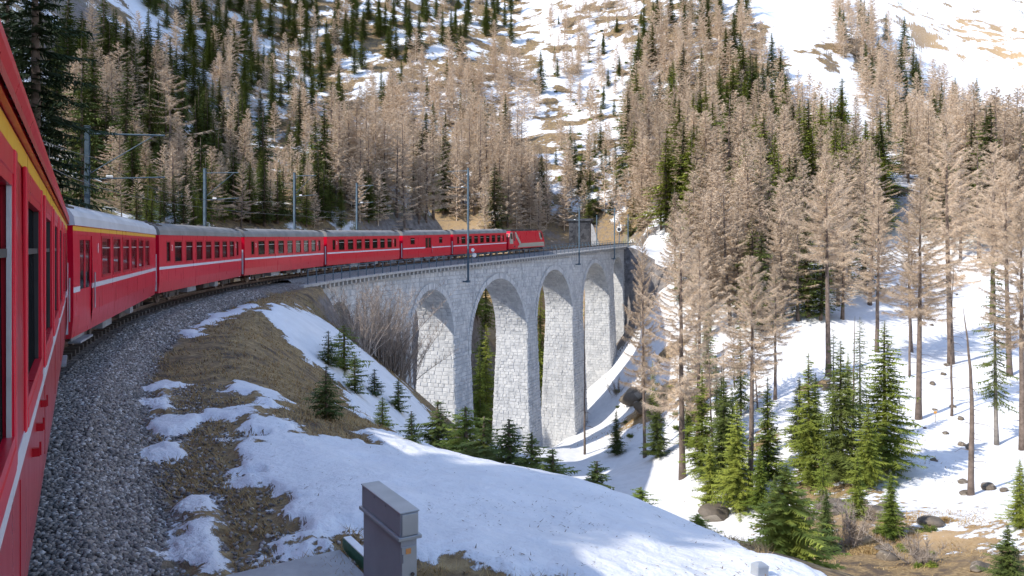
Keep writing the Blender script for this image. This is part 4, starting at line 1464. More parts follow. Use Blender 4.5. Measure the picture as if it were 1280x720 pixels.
def cov_at(X, Y):
    az = np.arctan2(X, Y); r = np.hypot(X, Y)
    i = np.clip(len(az_b) + np.round((np.degrees(az) + 46) / 0.13).astype(int), 0, na - 1)
    j = np.clip(np.round((np.log(r) - math.log(1.2)) / (math.log(1250) - math.log(1.2)) * (nr - 1)).astype(int), 0, nr - 1)
    return GC[i, j], GB[i, j]
def dry_grass():
    r_ = np.random.default_rng(8)
    N = 90000
    az = r_.uniform(-0.5, 0.32, N); r = np.exp(r_.uniform(math.log(7), math.log(60), N))
    X, Y = np.sin(az) * r, np.cos(az) * r
    c, b = cov_at(X, Y)
    t_, s_, d_ = track_dist(X, Y)
    clump = fbm(X / 0.6, Y / 0.6, 3, 81) + fbm(X / 3, Y / 3, 2, 85)
    keep = (c < 0.40) & (b < 0.35) & (t_ > 2.75) & (clump > -0.16)
    X, Y, r = X[keep], Y[keep], r[keep]
    for (cx, cy, rad, m_) in ((1140, 668, 6, 5000), (1085, 690, 5, 3500), (1180, 650, 3, 1500), (1000, 640, 5, 2500), (800, 520, 8, 2500), (1060, 560, 9, 2500)):
        q = at(cx, cy, 34); aa, rr_ = r_.uniform(0, 6.28, m_), rad * np.abs(r_.normal(0, .6, m_))
        xx, yy = q.x + np.cos(aa) * rr_, q.y + np.sin(aa) * rr_
        kk = fbm(xx / 1.5, yy / 1.5, 3, 95) > -.02
        X = np.concatenate([X, xx[kk]]); Y = np.concatenate([Y, yy[kk]]); r = np.concatenate([r, np.hypot(xx[kk], yy[kk])])
    Z, _, _ = ground(X, Y)
    n = len(X)
    a = r_.uniform(0, 2 * np.pi, n); L = r_.uniform(.06, .20, n) * (1 + r / 60); w = 0.004 + 0.00035 * r
    lean = r_.uniform(0.4, 1.2, n)
    bx, by = np.cos(a), np.sin(a)
    p0 = np.stack([X - by * w, Y + bx * w, Z - 0.01], -1); p1 = np.stack([X + by * w, Y - bx * w, Z - 0.01], -1)
    p2 = np.stack([X + bx * L * lean, Y + by * L * lean - 0.02, Z + L * 0.55], -1)
    v = np.stack([p0, p1, p2], 1).reshape(-1, 3)
    me = tri_mesh('dry_grass', v, np.arange(3 * n).reshape(-1, 3))
    m = NT('dry_grass_blade')
    nn = m.noise(m.n('ShaderNodeNewGeometry').outputs['Position'], 2.5, 4)
    m.set(m.ramp(nn, [(0.3, (0.21, 0.125, 0.05)), (0.55, (0.37, 0.255, 0.115)), (0.75, (0.50, 0.385, 0.205))]), 0.9, 0, 0.1)
    tag(obj('dry_grass', me, None, m.mat), 'matted dry brown grass on the railway bank', None, None, 'stuff')
dry_grass()

def litter():
    r_ = np.random.default_rng(18)
    N = 16000
    az = r_.uniform(-0.5, 0.35, N); r = np.exp(r_.uniform(math.log(6.5), math.log(30), N))
    X, Y = np.sin(az) * r, np.cos(az) * r
    c, b = cov_at(X, Y)
    t_, s_, d_ = track_dist(X, Y)
    keep = (c > 0.4) & (t_ > 2.5) & (r_.random(N) < np.clip(0.25 + fbm(X / .8, Y / .8, 3, 91) * 2.2 + (0.9 - c) * 0.7, 0.03, 1))
    X, Y, r = X[keep], Y[keep], r[keep]
    az = np.arctan2(X, Y)
    i = np.clip(len(az_b) + np.round((np.degrees(az) + 46) / 0.13).astype(int), 0, na - 1)
    j = np.clip(np.round((np.log(r) - math.log(1.2)) / (math.log(1250) - math.log(1.2)) * (nr - 1)).astype(int), 0, nr - 1)
    Z = GZ[i, j] + .012
    n = len(X); a = r_.uniform(0, 6.28, n); L = r_.uniform(.012, .05, n) * (r_.random(n) ** 2 * 2 + .5); w = r_.uniform(.003, .010, n)
    p0 = np.stack([X - np.sin(a) * w, Y + np.cos(a) * w, Z], -1); p1 = np.stack([X + np.sin(a) * w, Y - np.cos(a) * w, Z], -1)
    p2 = np.stack([X + np.cos(a) * L, Y + np.sin(a) * L, Z + L * .2], -1)
    me = tri_mesh('litter', np.stack([p0, p1, p2], 1).reshape(-1, 3), np.arange(3 * n).reshape(-1, 3))
    tag(obj('litter', me, None, M['bark']), 'needles and bits of bark scattered on the near snow', None, None, 'stuff')
litter()

# ------------------------------------------------------------------ trees
def trunk_mesh(name, h, r0, bend, seed, n=7, seg=9, stubs=0, mat='bark'):
    r_ = random.Random(seed)
    m = MB()
    bx, by = r_.uniform(-bend, bend), r_.uniform(-bend, bend)
    pts_ = []
    rs = []
    for i in range(seg + 1):
        f = i / seg
        pts_.append((bx * math.sin(f * 2.2) + r_.uniform(-.01, .01) * h * .2, by * math.sin(f * 1.8), f * h - (0.5 if i == 0 else 0)))
        rs.append(r0 * ((1 - f) ** 0.8) * (1.25 if i == 0 else 1) + 0.015)
    m.tube(pts_, rs, n)
    for q in range(stubs):
        z = r_.uniform(.12, .6) * h; a = r_.uniform(0, 6.28); L = r_.uniform(.5, 2.0)
        x0, y0 = bx * math.sin(z / h * 2.2), by * math.sin(z / h * 1.8)
        m.tube([(x0, y0, z), (x0 + math.cos(a) * L * .6, y0 + math.sin(a) * L * .6, z - .05 * L), (x0 + math.cos(a) * L, y0 + math.sin(a) * L, z - .3 * L)], [.035, .02, .006], 4, cap=False)
    me = m.mesh(name, True)
    me.materials.append(M[mat])
    return me, (bx, by)

def larch_crown(seed, h, t0, nb, tw, wid, bent, spread=0.13, ln=1.0, gap=0.1):
    r_ = np.random.default_rng(seed)
    V_ = []
    lobes = r_.uniform(.72, 1.15, 10)
    for i in range(nb):
        u = (i + r_.random()) / nb
        if r_.random() < gap * (1.4 - u): continue
        t = t0 + (1 - t0) * u * 0.985
        z = t * h
        L = h * spread * (1 - u) ** 0.7 * r_.uniform(.35, 1.2) * lobes[int(u * 9.99)] * min(1, .55 + u * 2.4) + .25
        a = i * 2.399 + r_.uniform(-.5, .5)
        d = np.array([math.cos(a), math.sin(a), 0]); sd_ = np.array([-d[1], d[0], 0])
        base = np.array([bent[0] * math.sin(t * 2.2), bent[1] * math.sin(t * 1.8), z])
        rise = -0.30 + 0.75 * u + r_.uniform(-.1, .1)
        def pos(q):
            return base + d * (L * q)[:, None] + np.array([0, 0, 1]) * ((rise * q + 0.22 * q * q - .25 * q * (1 - q)) * L)[:, None]
        qs = np.linspace(0, 1, 5)
        P_ = pos(qs)
        w = wid * (1.3 - qs) * .9
        for k in range(4):
            V_.append([P_[k] + sd_ * w[k], P_[k] - sd_ * w[k], P_[k + 1]])
            V_.append([P_[k] + [0, 0, w[k]], P_[k] - [0, 0, w[k]], P_[k + 1]])
        n = int(tw * (.35 + L * .75))
        q = r_.uniform(.08, 1, n) ** .8
        p = pos(q)
        dirs = d[None] * r_.uniform(.1, .9, (n, 1)) + sd_[None] * r_.uniform(-1, 1, (n, 1)) + np.array([0, 0, 1.0]) * r_.uniform(-.9, .35, (n, 1))
        dirs /= np.linalg.norm(dirs, axis=1)[:, None]
        l_ = r_.uniform(.25, .85, n) * ln * (0.6 + .4 * (1 - u))
        off = np.cross(dirs, r_.normal(size=(n, 3))); off /= np.linalg.norm(off, axis=1)[:, None]
        ww = wid * r_.uniform(.5, 1.1, n)
        V_.extend(np.stack([p + off * ww[:, None], p - off * ww[:, None], p + dirs * l_[:, None]], 1))
    v = np.asarray(V_, dtype=float).reshape(-1, 3)
    return tri_mesh('crown', v, np.arange(len(v)).reshape(-1, 3))

def spruce_crown(seed, h, t0, wh, per, side, wid, spread=.17, droop=.35, gap=0.0, bent=(0, 0), expo=.85):
    r_ = np.random.default_rng(seed)
    V_ = []
    whf = r_.uniform(.68, 1.12, wh); lob = int(r_.integers(1, 3)); ph = r_.uniform(0, 6.28)
    for i in range(wh):
        u = i / wh
        for b in range(per):
            if r_.random() < gap: continue
            uu = min(.995, u + r_.uniform(0, 1 / wh))
            z = (t0 + (1 - t0) * uu) * h
            t = z / h
            L = (h * spread * (1 - uu) ** expo + .12) * r_.uniform(.5, 1.15) * min(1, .6 + uu * 3) * whf[i] * (1 + .28 * math.sin(b * 2 * math.pi / per * lob + ph + uu * 7))
            a = b * 2 * math.pi / per + i * .9 + r_.uniform(-.4, .4)
            d = np.array([math.cos(a), math.sin(a), 0]); sv = np.array([-d[1], d[0], 0])
            base = np.array([bent[0] * math.sin(t * 2.2), bent[1] * math.sin(t * 1.8), z])
            dr_ = droop * (1.15 - uu * 1.4) + r_.uniform(-.08, .08)
            def pos(q):
                q = np.asarray(q)
                return base + d * (L * q)[:, None] + np.array([0, 0, 1.]) * ((-dr_ * q + .32 * dr_ * q ** 3) * L)[:, None]
            # tapering spine fan
            qs = np.linspace(0, 1, 4)
            P_ = pos(qs)
            for k in range(3):
                w = wid * .5 * (1.1 - qs[k])
                V_.append([P_[k] + sv * w, P_[k] - sv * w, P_[k + 1]])
            n = max(4, int(side * (.3 + .7 * L / (h * spread))))
            q = np.linspace(.12, .98, n) + r_.uniform(-.03, .03, n)
            p = pos(np.clip(q, 0, 1))
            for sg in (-1, 1):
                l_ = L * (.42 * (1 - q) + .13) * r_.uniform(.6, 1.15, n)
                dv = d[None] * r_.uniform(.45, .8, (n, 1)) + sv[None] * sg * r_.uniform(.6, 1.0, (n, 1)) + np.array([0, 0, 1.]) * r_.uniform(-.65, .05, (n, 1))
                dv /= np.linalg.norm(dv, axis=1)[:, None]
                ww = wid * r_.uniform(.6, 1.2, n)
                V_.extend(np.stack([p - d * ww[:, None], p + d * ww[:, None], p + dv * l_[:, None]], 1))
            # hanging sprays
            m_ = n // 2
            q = r_.uniform(.2, 1, m_); p = pos(q)
            dv = np.array([0, 0, -1.]) + r_.normal(0, .35, (m_, 3)); l_ = r_.uniform(.12, .3, m_) * min(L, 1.6)
            V_.extend(np.stack([p - d * wid * .7, p + d * wid * .7, p + dv * l_[:, None]], 1))
    v = np.asarray(V_, dtype=float).reshape(-1, 3)
    return tri_mesh('crown', v, np.arange(len(v)).reshape(-1, 3))

def tree_proto(kind, trunk_me, crown_me, crown_mat):
    crown_me.materials.append(crown_mat)
    return (kind, trunk_me, crown_me)

LARCH_FAR, LARCH_NEAR, SPRUCE_FAR, SPRUCE_NEAR, SPRUCE_BRIGHT, SPRUCE_SPARSE, YOUNG = [], [], [], [], [], [], []
for i in range(8):
    tm, bt = trunk_mesh('trunk', 26, .26, .55, 100 + i, 6, 7, 3)
    LARCH_FAR.append(('larch_tree', tm, larch_crown(10 + i, 26, rnd.uniform(.08, .2), (150, 110, 170, 130, 95, 160, 140, 120)[i], (38, 44, 34, 40, 48, 36, 32, 42)[i], .044, bt, (.17, .21, .15, .19, .23, .13, .18, .16)[i], 1.25, (.0, .18, .05, .1, .25, 0, .12, .3)[i]), 26))
for i in range(4):
    tm, bt = trunk_mesh('trunk', 30, .36, .55, 140 + i, 9, 12, 16)
    LARCH_NEAR.append(('larch_tree', tm, larch_crown(40 + i, 30, (.24, .32, .42, .52)[i], 170, 95, .020, bt, (.20, .185, .165, .175)[i], 1.2), 30))
for l in LARCH_FAR + LARCH_NEAR: l[2].materials.append(M['larch'])
for i in range(5):
    tm, bt = trunk_mesh('trunk', 22, .28, .2, 200 + i, 6, 6)
    SPRUCE_FAR.append(('spruce_tree', tm, spruce_crown(60 + i, 22, .07, 42, 8, 9, .20, rnd.uniform(.15, .20), .42), 22))
    SPRUCE_FAR[-1][2].materials.append(M['needle'])
for i in range(3):
    SPRUCE_BRIGHT.append(('spruce_tree', SPRUCE_FAR[i][1], SPRUCE_FAR[i][2].copy(), 22))
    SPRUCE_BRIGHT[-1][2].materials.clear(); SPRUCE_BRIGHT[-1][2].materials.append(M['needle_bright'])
for i in range(3):
    tm, bt = trunk_mesh('trunk', 18, .22, .15, 230 + i, 8, 9)
    SPRUCE_NEAR.append(('spruce_tree', tm, spruce_crown(80 + i, 18, .05, 58, 9, 22, .085, (.19, .215, .17)[i], .40, .10, bt), 18))
    SPRUCE_NEAR[-1][2].materials.append(M[('needle_bright', 'needle', 'needle_bright')[i]])
for i in range(2):
    tm, bt = trunk_mesh('trunk', 24, .26, .3, 250 + i, 8, 9, 8, 'bark_grey')
    SPRUCE_SPARSE.append(('spruce_tree', tm, spruce_crown(90 + i, 24, .22, 44, 6, 18, .085, .11, .65, .30, bt, .55), 24))
    SPRUCE_SPARSE[-1][2].materials.append(M['needle'])
for i in range(3):
    tm, bt = trunk_mesh('trunk', 3, .05, .03, 270 + i, 6, 5)
    YOUNG.append(('young_spruce', tm, spruce_crown(120 + i, 3, .06, 20, 9, 14, .034, (.27, .33, .24)[i], .10, .10), 3))
    YOUNG[-1][2].materials.append(M[('needle', 'needle_bright', 'needle')[i]])
TM_BIG, BT_BIG = trunk_mesh('trunk', 27, .42, .3, 290, 10, 12, 10)
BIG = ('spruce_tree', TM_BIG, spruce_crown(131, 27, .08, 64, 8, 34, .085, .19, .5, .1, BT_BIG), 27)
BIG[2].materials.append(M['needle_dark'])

N_KIND = {}
def plant(proto, p, h, label, group=None, cat='tree', lean=(0, 0), wide=1.0):
    kind, tm, cm, h0 = proto
    k = h / h0
    root = empty(kind, (p[0], p[1], p[2] - 0.05), (lean[0], lean[1], rnd.uniform(0, 6.28)), (k * wide, k * wide, k))
    tag(root, label, cat, group)
    obj('trunk', tm, root)
    obj('crown', cm, root)
    N_KIND[kind] = N_KIND.get(kind, 0) + 1
    return root

# --- trees one can point at: foot (column, row), top row, kind
def spot(px, py, d=None):
    if d is not None:
        x = (px - 640) / F * d
        return Vector((x, d, gz(x, d)))
    return at(px, py)
def single(proto, px, py, top, label, d=None, lean=(0, 0), wide=1.0, hmax=46, cat='tree'):
    p = spot(px, py, d)
    h = (HY - top) / F * p.y - p.z
    if any(proto is q for q in SPRUCE_NEAR): wide *= 1.25
    return plant(proto, p, min(max(h, 0.5), hmax), label, None, cat, lean, wide)
LN, SN, SS_ = LARCH_NEAR, SPRUCE_NEAR, SPRUCE_SPARSE
single(LN[0], 853, 598, 262, 'tall bare larch right of the viaduct end with leaning trunk in the gorge')
single(LN[1], 806, 572, 292, 'bare larch just right of the last pier, dark straight trunk', wide=.62)
single(LN[3], 938, 622, 318, 'bare larch with long clear pale trunk beside the young green spruces in the gorge')
single(LN[2], 969, 500, 330, 'bare larch with short trunk on the snow behind the pale trunked larch')
single(LN[0], 872, 560, 300, 'second bare larch close behind the leaning one in the gorge', wide=.9)
single(LN[2], 1148, 524, 222, 'slender bare larch standing alone on the snow slope, right of the bright spruce')
single(LN[1], 1189, 455, 140, 'large bare larch with reddish trunk at the head of the snow field')
single(LN[3], 1036, 470, 190, 'bare larch rising behind the group of green spruces')
single(LN[1], 1096, 440, 235, 'bare larch behind the top of the bright green spruce')
single(LN[0], 1139, 440, 262, 'bare larch left of the lone slender larch, higher on the snow')
single(LN[2], 1278, 562, 255, 'bare larch trunk at the right picture edge beside the drooping spruce')
single(LN[3], 1262, 470, 200, 'bare larch above the drooping spruce near the right edge')
single(LN[0], 1240, 400, 175, 'bare larch uphill of the drooping spruce on the snow slope')
single(SS_[0], 1246, 556, 325, 'sparse dark spruce with drooping boughs on the right snow slope')
single(SN[0], 1107, 592, 400, 'tall bright yellow green spruce at the edge of the snow field', wide=1.15)
single(SN[1], 1052, 600, 425, 'green spruce immediately left of the bright yellow green one')
single(SN[2], 1012, 606, 440, 'narrow green spruce at the left of the group in the gorge')
single(SS_[1], 1075, 560, 395, 'thin green spruce between two fuller ones in the gorge')
single(SS_[0], 1040, 560, 410, 'thin dark spruce behind the group in the gorge')
single(SN[1], 905, 612, 470, 'dark green spruce between two larch trunks in the gorge')
single(SN[2], 878, 596, 462, 'slim dark spruce behind the leaning larch trunk')
single(SN[0], 922, 640, 500, 'lower green spruce at the foot of the pale larch trunk')
single(SN[1], 822, 572, 490, 'olive green spruce beside the straight dark larch trunk')
single(SN[2], 960, 600, 470, 'green spruce half hidden behind the pale larch trunk')
single(SN[0], 1113, 672, 588, 'small feathery green spruce on the brown rocks by the snow')
single(SN[1], 1032, 690, 610, 'small green spruce on the rocks below the group')
single(SN[0], 985, 745, 578, 'broad green spruce close beyond the lower right end of the snow bank', d=25, wide=1.9)
single(SN[0], 1275, 660, 572, 'green spruce cut by the right picture edge')
single(SN[1], 1262, 740, 655, 'low dark spruce in the bottom right corner', d=34, wide=1.4)
single(SN[1], 771, 568, 512, 'young dark spruce on the snow beside the tallest pier')
single(SN[2], 1060, 520, 440, 'green spruce top behind the group in the gorge', wide=.9)
for q, (x, y, tp) in enumerate(((888, 640, 545), (950, 640, 560), (998, 560, 470), (1028, 640, 545), (1072, 650, 560), (1085, 610, 500), (968, 655, 590), (915, 560, 480), (1020, 570, 465), (860, 560, 500))):
    single((SN[2], SN[0], SN[1], SPRUCE_BRIGHT[1])[q % 4], x, y, tp, ('low dark spruce at the left edge of the gorge group', 'low spruce in front of the pale larch trunk foot', 'upright spruce behind the narrow green one of the gorge group', 'low spruce at the foot of the gorge group', 'small spruce under the bright yellow green one', 'slim spruce touching the bright yellow green one', 'lowest spruce of the gorge beside the stream rocks', 'dark spruce behind the lower green one in the gorge', 'tall back row spruce of the gorge group', 'short dark spruce behind the leaning larch')[q])
# dead snag and a leaning dead larch
def snag(px, py, top, label, r0, lean, seed, curve=.4, d=None):
    p = spot(px, py, d)
    h = (HY - top) / F * p.y - p.z
    tm, _ = trunk_mesh('trunk', h, r0, curve, seed, 8, 12, 16)
    root = empty('dead_tree', p, (0, lean, 0)); tag(root, label, 'dead tree')
    obj('trunk', tm, root)
snag(731, 568, 362, 'thin dead pole of a tree standing before the tallest pier', .16, 0, 301, .15)
snag(1213, 619, 385, 'dead larch with bent bare trunk leaning left over the snow field', .24, R(-4.5), 302, .9)
snag(1137, 470, 300, 'grey slim dead trunk behind the bright yellow green spruce', .15, R(1.5), 304, .3)
snag(893, 590, 420, 'thin grey dead trunk among the dark spruces of the gorge', .13, R(-2), 305, .3)
snag(1066, 560, 395, 'thin dead trunk standing inside the green group of the gorge', .12, R(1), 306, .2)
snag(1190, 520, 330, 'slim dead trunk with broken twigs on the snow slope', .13, R(2), 303, .3)
# tall spruces by the line, left
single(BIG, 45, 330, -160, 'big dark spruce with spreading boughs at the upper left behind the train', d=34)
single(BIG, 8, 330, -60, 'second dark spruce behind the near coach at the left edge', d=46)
single(SPRUCE_FAR[1], 104, 330, 60, 'dark spruce between the big one and the first mast', d=62)

for q, (x, y, h) in enumerate(((-17, 3, 25), (-13, -4, 27), (-21, 10, 28), (-16, -10, 26), (-26, 17, 26), (-10, -11, 24), (-24, 1, 28), (-20, -5, 27), (-30, 9, 29), (-27, -9, 28), (-33, 22, 27), (-19, 16, 22))):  # unseen spruces, added to throw shade over the near snow
    plant(BIG if q % 3 == 0 else SPRUCE_FAR[q % 5], (x, y, gz(x, y)), h, 'unseen dark spruce added as shade caster left of the near coach', 'unseen spruces added for shade left of the near coach', wide=1.15)

# --- forests: stands on the slopes

def stand(poly, n, kinds, hr, label, group, minpx, cap=None, widths=(.85, 1.1)):
    """n trees of a stand inside an outline on the slope; kinds = [(share, protos, what)]"""
    xs = [p[0] for p in poly]; ys = [p[1] for p in poly]
    got = []
    tries = 0
    while len(got) < n and tries < n * 40:
        tries += 1
        x, y = rnd.uniform(min(xs), max(xs)), rnd.uniform(min(ys), max(ys))
        ins = False
        for (x0, y0), (x1, y1) in zip(poly, poly[1:] + poly[:1]):
            if (y0 > y) != (y1 > y) and x < (x1 - x0) * (y - y0) / (y1 - y0) + x0: ins = not ins
        if not ins: continue
        if any((x - a) ** 2 + ((y - b) * 1.6) ** 2 < minpx ** 2 for a, b in got): continue
        p = at(x, y)
        t_, s_, d_ = track_dist(np.array([p.x]), np.array([p.y]))
        if d_[0] < 7.5: continue
        got.append((x, y))
        k = rnd.random(); acc = 0
        for share, protos, what, hs in kinds:
            acc += share
            if k <= acc: break
        hgt = rnd.uniform(*hr)
        f = (hgt - hr[0]) / (hr[1] - hr[0])
        size = 'short' if f < .33 else 'midsize' if f < .67 else 'tall'
        fx, fy = (x - min(xs)) / (max(xs) - min(xs)), (y - min(ys)) / (max(ys) - min(ys))
        part_ = ('upper' if fy < .34 else 'middle' if fy < .67 else 'lower') + ' ' + ('left' if fx < .25 else 'centre left' if fx < .5 else 'centre right' if fx < .75 else 'right')
        wq = rnd.uniform(*widths)
        many = what.replace('larch', 'larches').replace('spruce', 'spruces')
        PLAN.append((hgt * hs / p.length, rnd.choice(protos), p, hgt * hs, f'{size} {"narrow" if wq < .975 else "broad"} {what}, {part_} of {label}', f'{many} of {group}', (x, y), (rnd.uniform(-.03, .03), rnd.uniform(-.03, .03)), wq))
    return got
PLAN = []
Lk = lambda sh, hs=1.0: (sh, LARCH_FAR, 'brown larch', hs)
Sk = lambda sh, hs=1.0: (sh, SPRUCE_FAR, 'dark spruce', hs)
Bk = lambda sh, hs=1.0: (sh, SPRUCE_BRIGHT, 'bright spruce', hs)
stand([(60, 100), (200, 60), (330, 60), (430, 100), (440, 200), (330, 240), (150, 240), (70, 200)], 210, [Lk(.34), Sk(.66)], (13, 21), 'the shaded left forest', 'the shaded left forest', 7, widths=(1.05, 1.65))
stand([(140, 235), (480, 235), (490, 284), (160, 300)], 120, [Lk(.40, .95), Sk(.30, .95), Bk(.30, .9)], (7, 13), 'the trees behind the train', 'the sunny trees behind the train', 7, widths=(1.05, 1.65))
stand([(400, 250), (440, 130), (500, 100), (640, 90), (680, 120), (650, 200), (690, 290), (500, 292)], 210, [Lk(.84), Sk(.16)], (14, 21), 'the slope above the train', 'the slope above the mid train', 8, widths=(1.05, 1.65))
stand([(180, 0), (400, 0), (660, 0), (640, 70), (430, 95), (200, 55)], 120, [Lk(.25, .9), Sk(.75)], (14, 22), 'the rocky top left wood', 'the rocky wood at top left', 9, widths=(1.05, 1.65))
stand([(680, 20), (800, 0), (830, 60), (800, 160), (720, 150), (690, 100)], 90, [Lk(.75), Sk(.25, .7)], (9, 17), 'the snow above the hut', 'the bright snow slope above the hut', 9, widths=(1.05, 1.65))
stand([(690, 180), (790, 170), (800, 270), (820, 300), (700, 292)], 62, [Lk(.45), Bk(.40, .6), Sk(.15, .8)], (10, 17), 'the wood behind the hut', 'the mixed wood behind the hut', 8, widths=(1.05, 1.65))
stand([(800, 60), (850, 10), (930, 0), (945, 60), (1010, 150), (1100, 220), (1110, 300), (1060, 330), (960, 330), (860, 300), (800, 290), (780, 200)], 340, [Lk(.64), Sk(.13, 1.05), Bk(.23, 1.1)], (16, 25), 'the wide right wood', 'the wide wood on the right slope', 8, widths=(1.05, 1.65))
stand([(1035, 0), (1080, 10), (1120, 60), (1180, 130), (1280, 190), (1280, 260), (1130, 230), (1080, 130), (1050, 70)], 140, [Lk(.80), Sk(.20, 1.0)], (15, 23), 'the upper right wood', 'the upper right wood', 8, widths=(1.05, 1.65))
stand([(1150, 240), (1280, 240), (1280, 340), (1200, 330), (1160, 300)], 27, [Lk(.75), Sk(.25)], (23, 31), 'trees above right snow', 'the trees above the right snow field', 14, widths=(1.05, 1.65))
stand([(835, 300), (980, 330), (1090, 340), (1090, 400), (940, 420), (850, 430), (835, 380)], 48, [Lk(.72), Sk(.28, .7)], (19, 28), 'the slope right of viaduct', 'the slope right of the viaduct', 13, widths=(1.05, 1.65))
stand([(780, 420), (880, 430), (960, 520), (900, 560), (800, 540), (770, 490)], 13, [Lk(.3, .7), Sk(.4, .7), Bk(.3, .6)], (12, 19), 'the rocks below the viaduct end', 'the rocks below the viaduct end', 14)
pier_pts = [trk(q, t, z) for q in (100, 108, 121, 132, 143, 154, 166, 176) for t in (-1, 2) for z in (-12, -18, -24)]
same = {}
for q in PLAN: same.setdefault(q[4], []).append(q)
ORD = ['leftmost', 'second from left', 'third from left', 'fourth from left', 'fifth from left', 'sixth from left', 'seventh from left', 'eighth from left', 'ninth from left', 'tenth from left', 'eleventh from left', 'twelfth from left', 'thirteenth from left', 'fourteenth from left', 'fifteenth from left', 'sixteenth from left']
PLAN = []
for lb_, lst in same.items():
    lst.sort(key=lambda q: q[6][0])
    for k_, q in enumerate(lst):
        pre = (ORD[k_] if k_ < 16 else 'far right') + ' ' if len(lst) > 1 else ''
        PLAN.append((*q[:4], pre + lb_, q[5], *q[7:]))
for q in range(len(PLAN)):
    w_, pr, p_, h_, *rest_ = PLAN[q]
    for pp in pier_pts:
        rel = Vector((p_.x - pp.x, p_.y - pp.y))
        sh_ = Vector((to_sun.x, to_sun.y)).normalized()
        al = rel.dot(sh_)
        if al > 5 and abs(rel.x * sh_.y - rel.y * sh_.x) < 3.0:
            lim = pp.z + al * math.tan(R(SUN_EL)) - p_.z - 0.5
            h_ = min(h_, max(lim, 5.0))
    PLAN[q] = (w_, pr, p_, h_, *rest_)
PLAN.sort(key=lambda q: -q[0])
REST = []
for _a, pr, p, h, lb, gr, ln_, wd in PLAN:
    if N_KIND.get(pr[0], 0) < (292 if pr[0] == 'larch_tree' else 282):
        plant(pr, p, h, lb, gr, 'tree', ln_, wd)
    else:
        REST.append((pr, p, h, wd))
def far_wood(name, items, crown, h0, mat, label):
    # the farthest trees of a kind, joined
    if not items: return
    n = len(crown.vertices)
    co = np.empty(n * 3, np.float32); crown.vertices.foreach_get('co', co); co = co.reshape(-1, 3)
    th = np.array([[.25, 0, -.5], [-.12, .22, -.5], [-.12, -.22, -.5], [0, 0, h0]], np.float32)
    tf = np.array([[0, 1, 3], [1, 2, 3], [2, 0, 3]])
    f = np.concatenate([np.arange(n).reshape(-1, 3), tf + n]); co = np.concatenate([co, th])
    VV, FF = [], []
    for q, (pr, p, h, wd) in enumerate(items):
        a = rnd.uniform(0, 6.28); k = h / h0
        c_, s_ = math.cos(a), math.sin(a)
        v = np.stack([(co[:, 0] * c_ - co[:, 1] * s_) * k * wd, (co[:, 0] * s_ + co[:, 1] * c_) * k * wd, co[:, 2] * k], -1) + np.array(p)
        VV.append(v); FF.append(f + q * len(co))
    tag(obj(name, tri_mesh(name, np.concatenate(VV), np.concatenate(FF)), None, mat), label, None, None, 'stuff')
far_wood('larch_forest', [r for r in REST if r[0][0] == 'larch_tree'], larch_crown(77, 26, .10, 95, 20, .11, (0, 0), .20, 1.5), 26, M['larch'], 'distant bare larch wood high on the mountainside')
far_wood('spruce_forest', [r for r in REST if r[0][0] == 'spruce_tree'], SPRUCE_FAR[2][2], 22, M['needle'], 'distant dark spruce wood high on the mountainside')
Yk = (1.0, YOUNG, 'young spruce', 1.0)
stand([(770, 470), (830, 440), (880, 470), (880, 590), (800, 580), (770, 540)], 26, [Yk], (2.5, 6), 'the rocky ground by the viaduct', 'the rocky ground by the viaduct', 8, widths=(.9, 1.4))
stand([(880, 500), (1000, 480), (1080, 600), (1060, 660), (940, 650), (880, 600)], 34, [Yk], (2, 5.5), 'the gorge below the larches', 'the gorge below the larches', 8, widths=(.9, 1.4))
stand([(1080, 620), (1180, 640), (1160, 715), (1080, 710)], 8, [Yk], (1.2, 2.6), 'the grassy lower right mound', 'the grassy lower right mound', 12, widths=(1, 1.5))
stand([(800, 70), (850, 0), (945, 0), (975, 80), (1060, 185), (920, 170)], 110, [Lk(.78), Sk(.22)], (15, 22), 'the top right wood', 'the top right wood', 7, widths=(1.1, 1.7))
stand([(430, 120), (520, 70), (680, 40), (700, 130), (600, 170)], 80, [Lk(.82), Sk(.18)], (14, 21), 'the high middle slope', 'the high middle slope', 8, widths=(1.1, 1.7))
stand([(690, 60), (800, 10), (830, 120), (790, 190), (700, 190)], 70, [Lk(.75), Bk(.15, .7), Sk(.10, .8)], (8, 15), 'the open snow beside the wood', 'the open snow beside the wood', 8, widths=(1.1, 1.7))
stand([(1050, 20), (1090, 20), (1150, 100), (1100, 140)], 40, [Lk(.82), Sk(.18)], (16, 22), 'the wood edge at top right', 'the wood edge at top right', 7, widths=(1.1, 1.7))
for x, d, h in ((599, 142, 20), (608, 150, 24), (603, 160, 22), (673, 165, 20), (596, 176, 19), (607, 184, 22), (586, 190, 20), (668, 186, 20), (676, 196, 24), (690, 190, 18), (740, 205, 18)):
    p = spot(x, 0, d)
    plant(rnd.choice(SPRUCE_BRIGHT), p, h, 'green spruce seen through the arches of the viaduct', 'spruces seen through the arches of the viaduct')
for x, d, h in ((606, 215, 22), (592, 225, 20), (672, 225, 20), (684, 235, 22), (600, 240, 22)):
    plant(rnd.choice(LARCH_FAR), spot(x, 0, d), h, 'bare brown larch seen through the arches of the viaduct', 'larches seen through the arches of the viaduct')

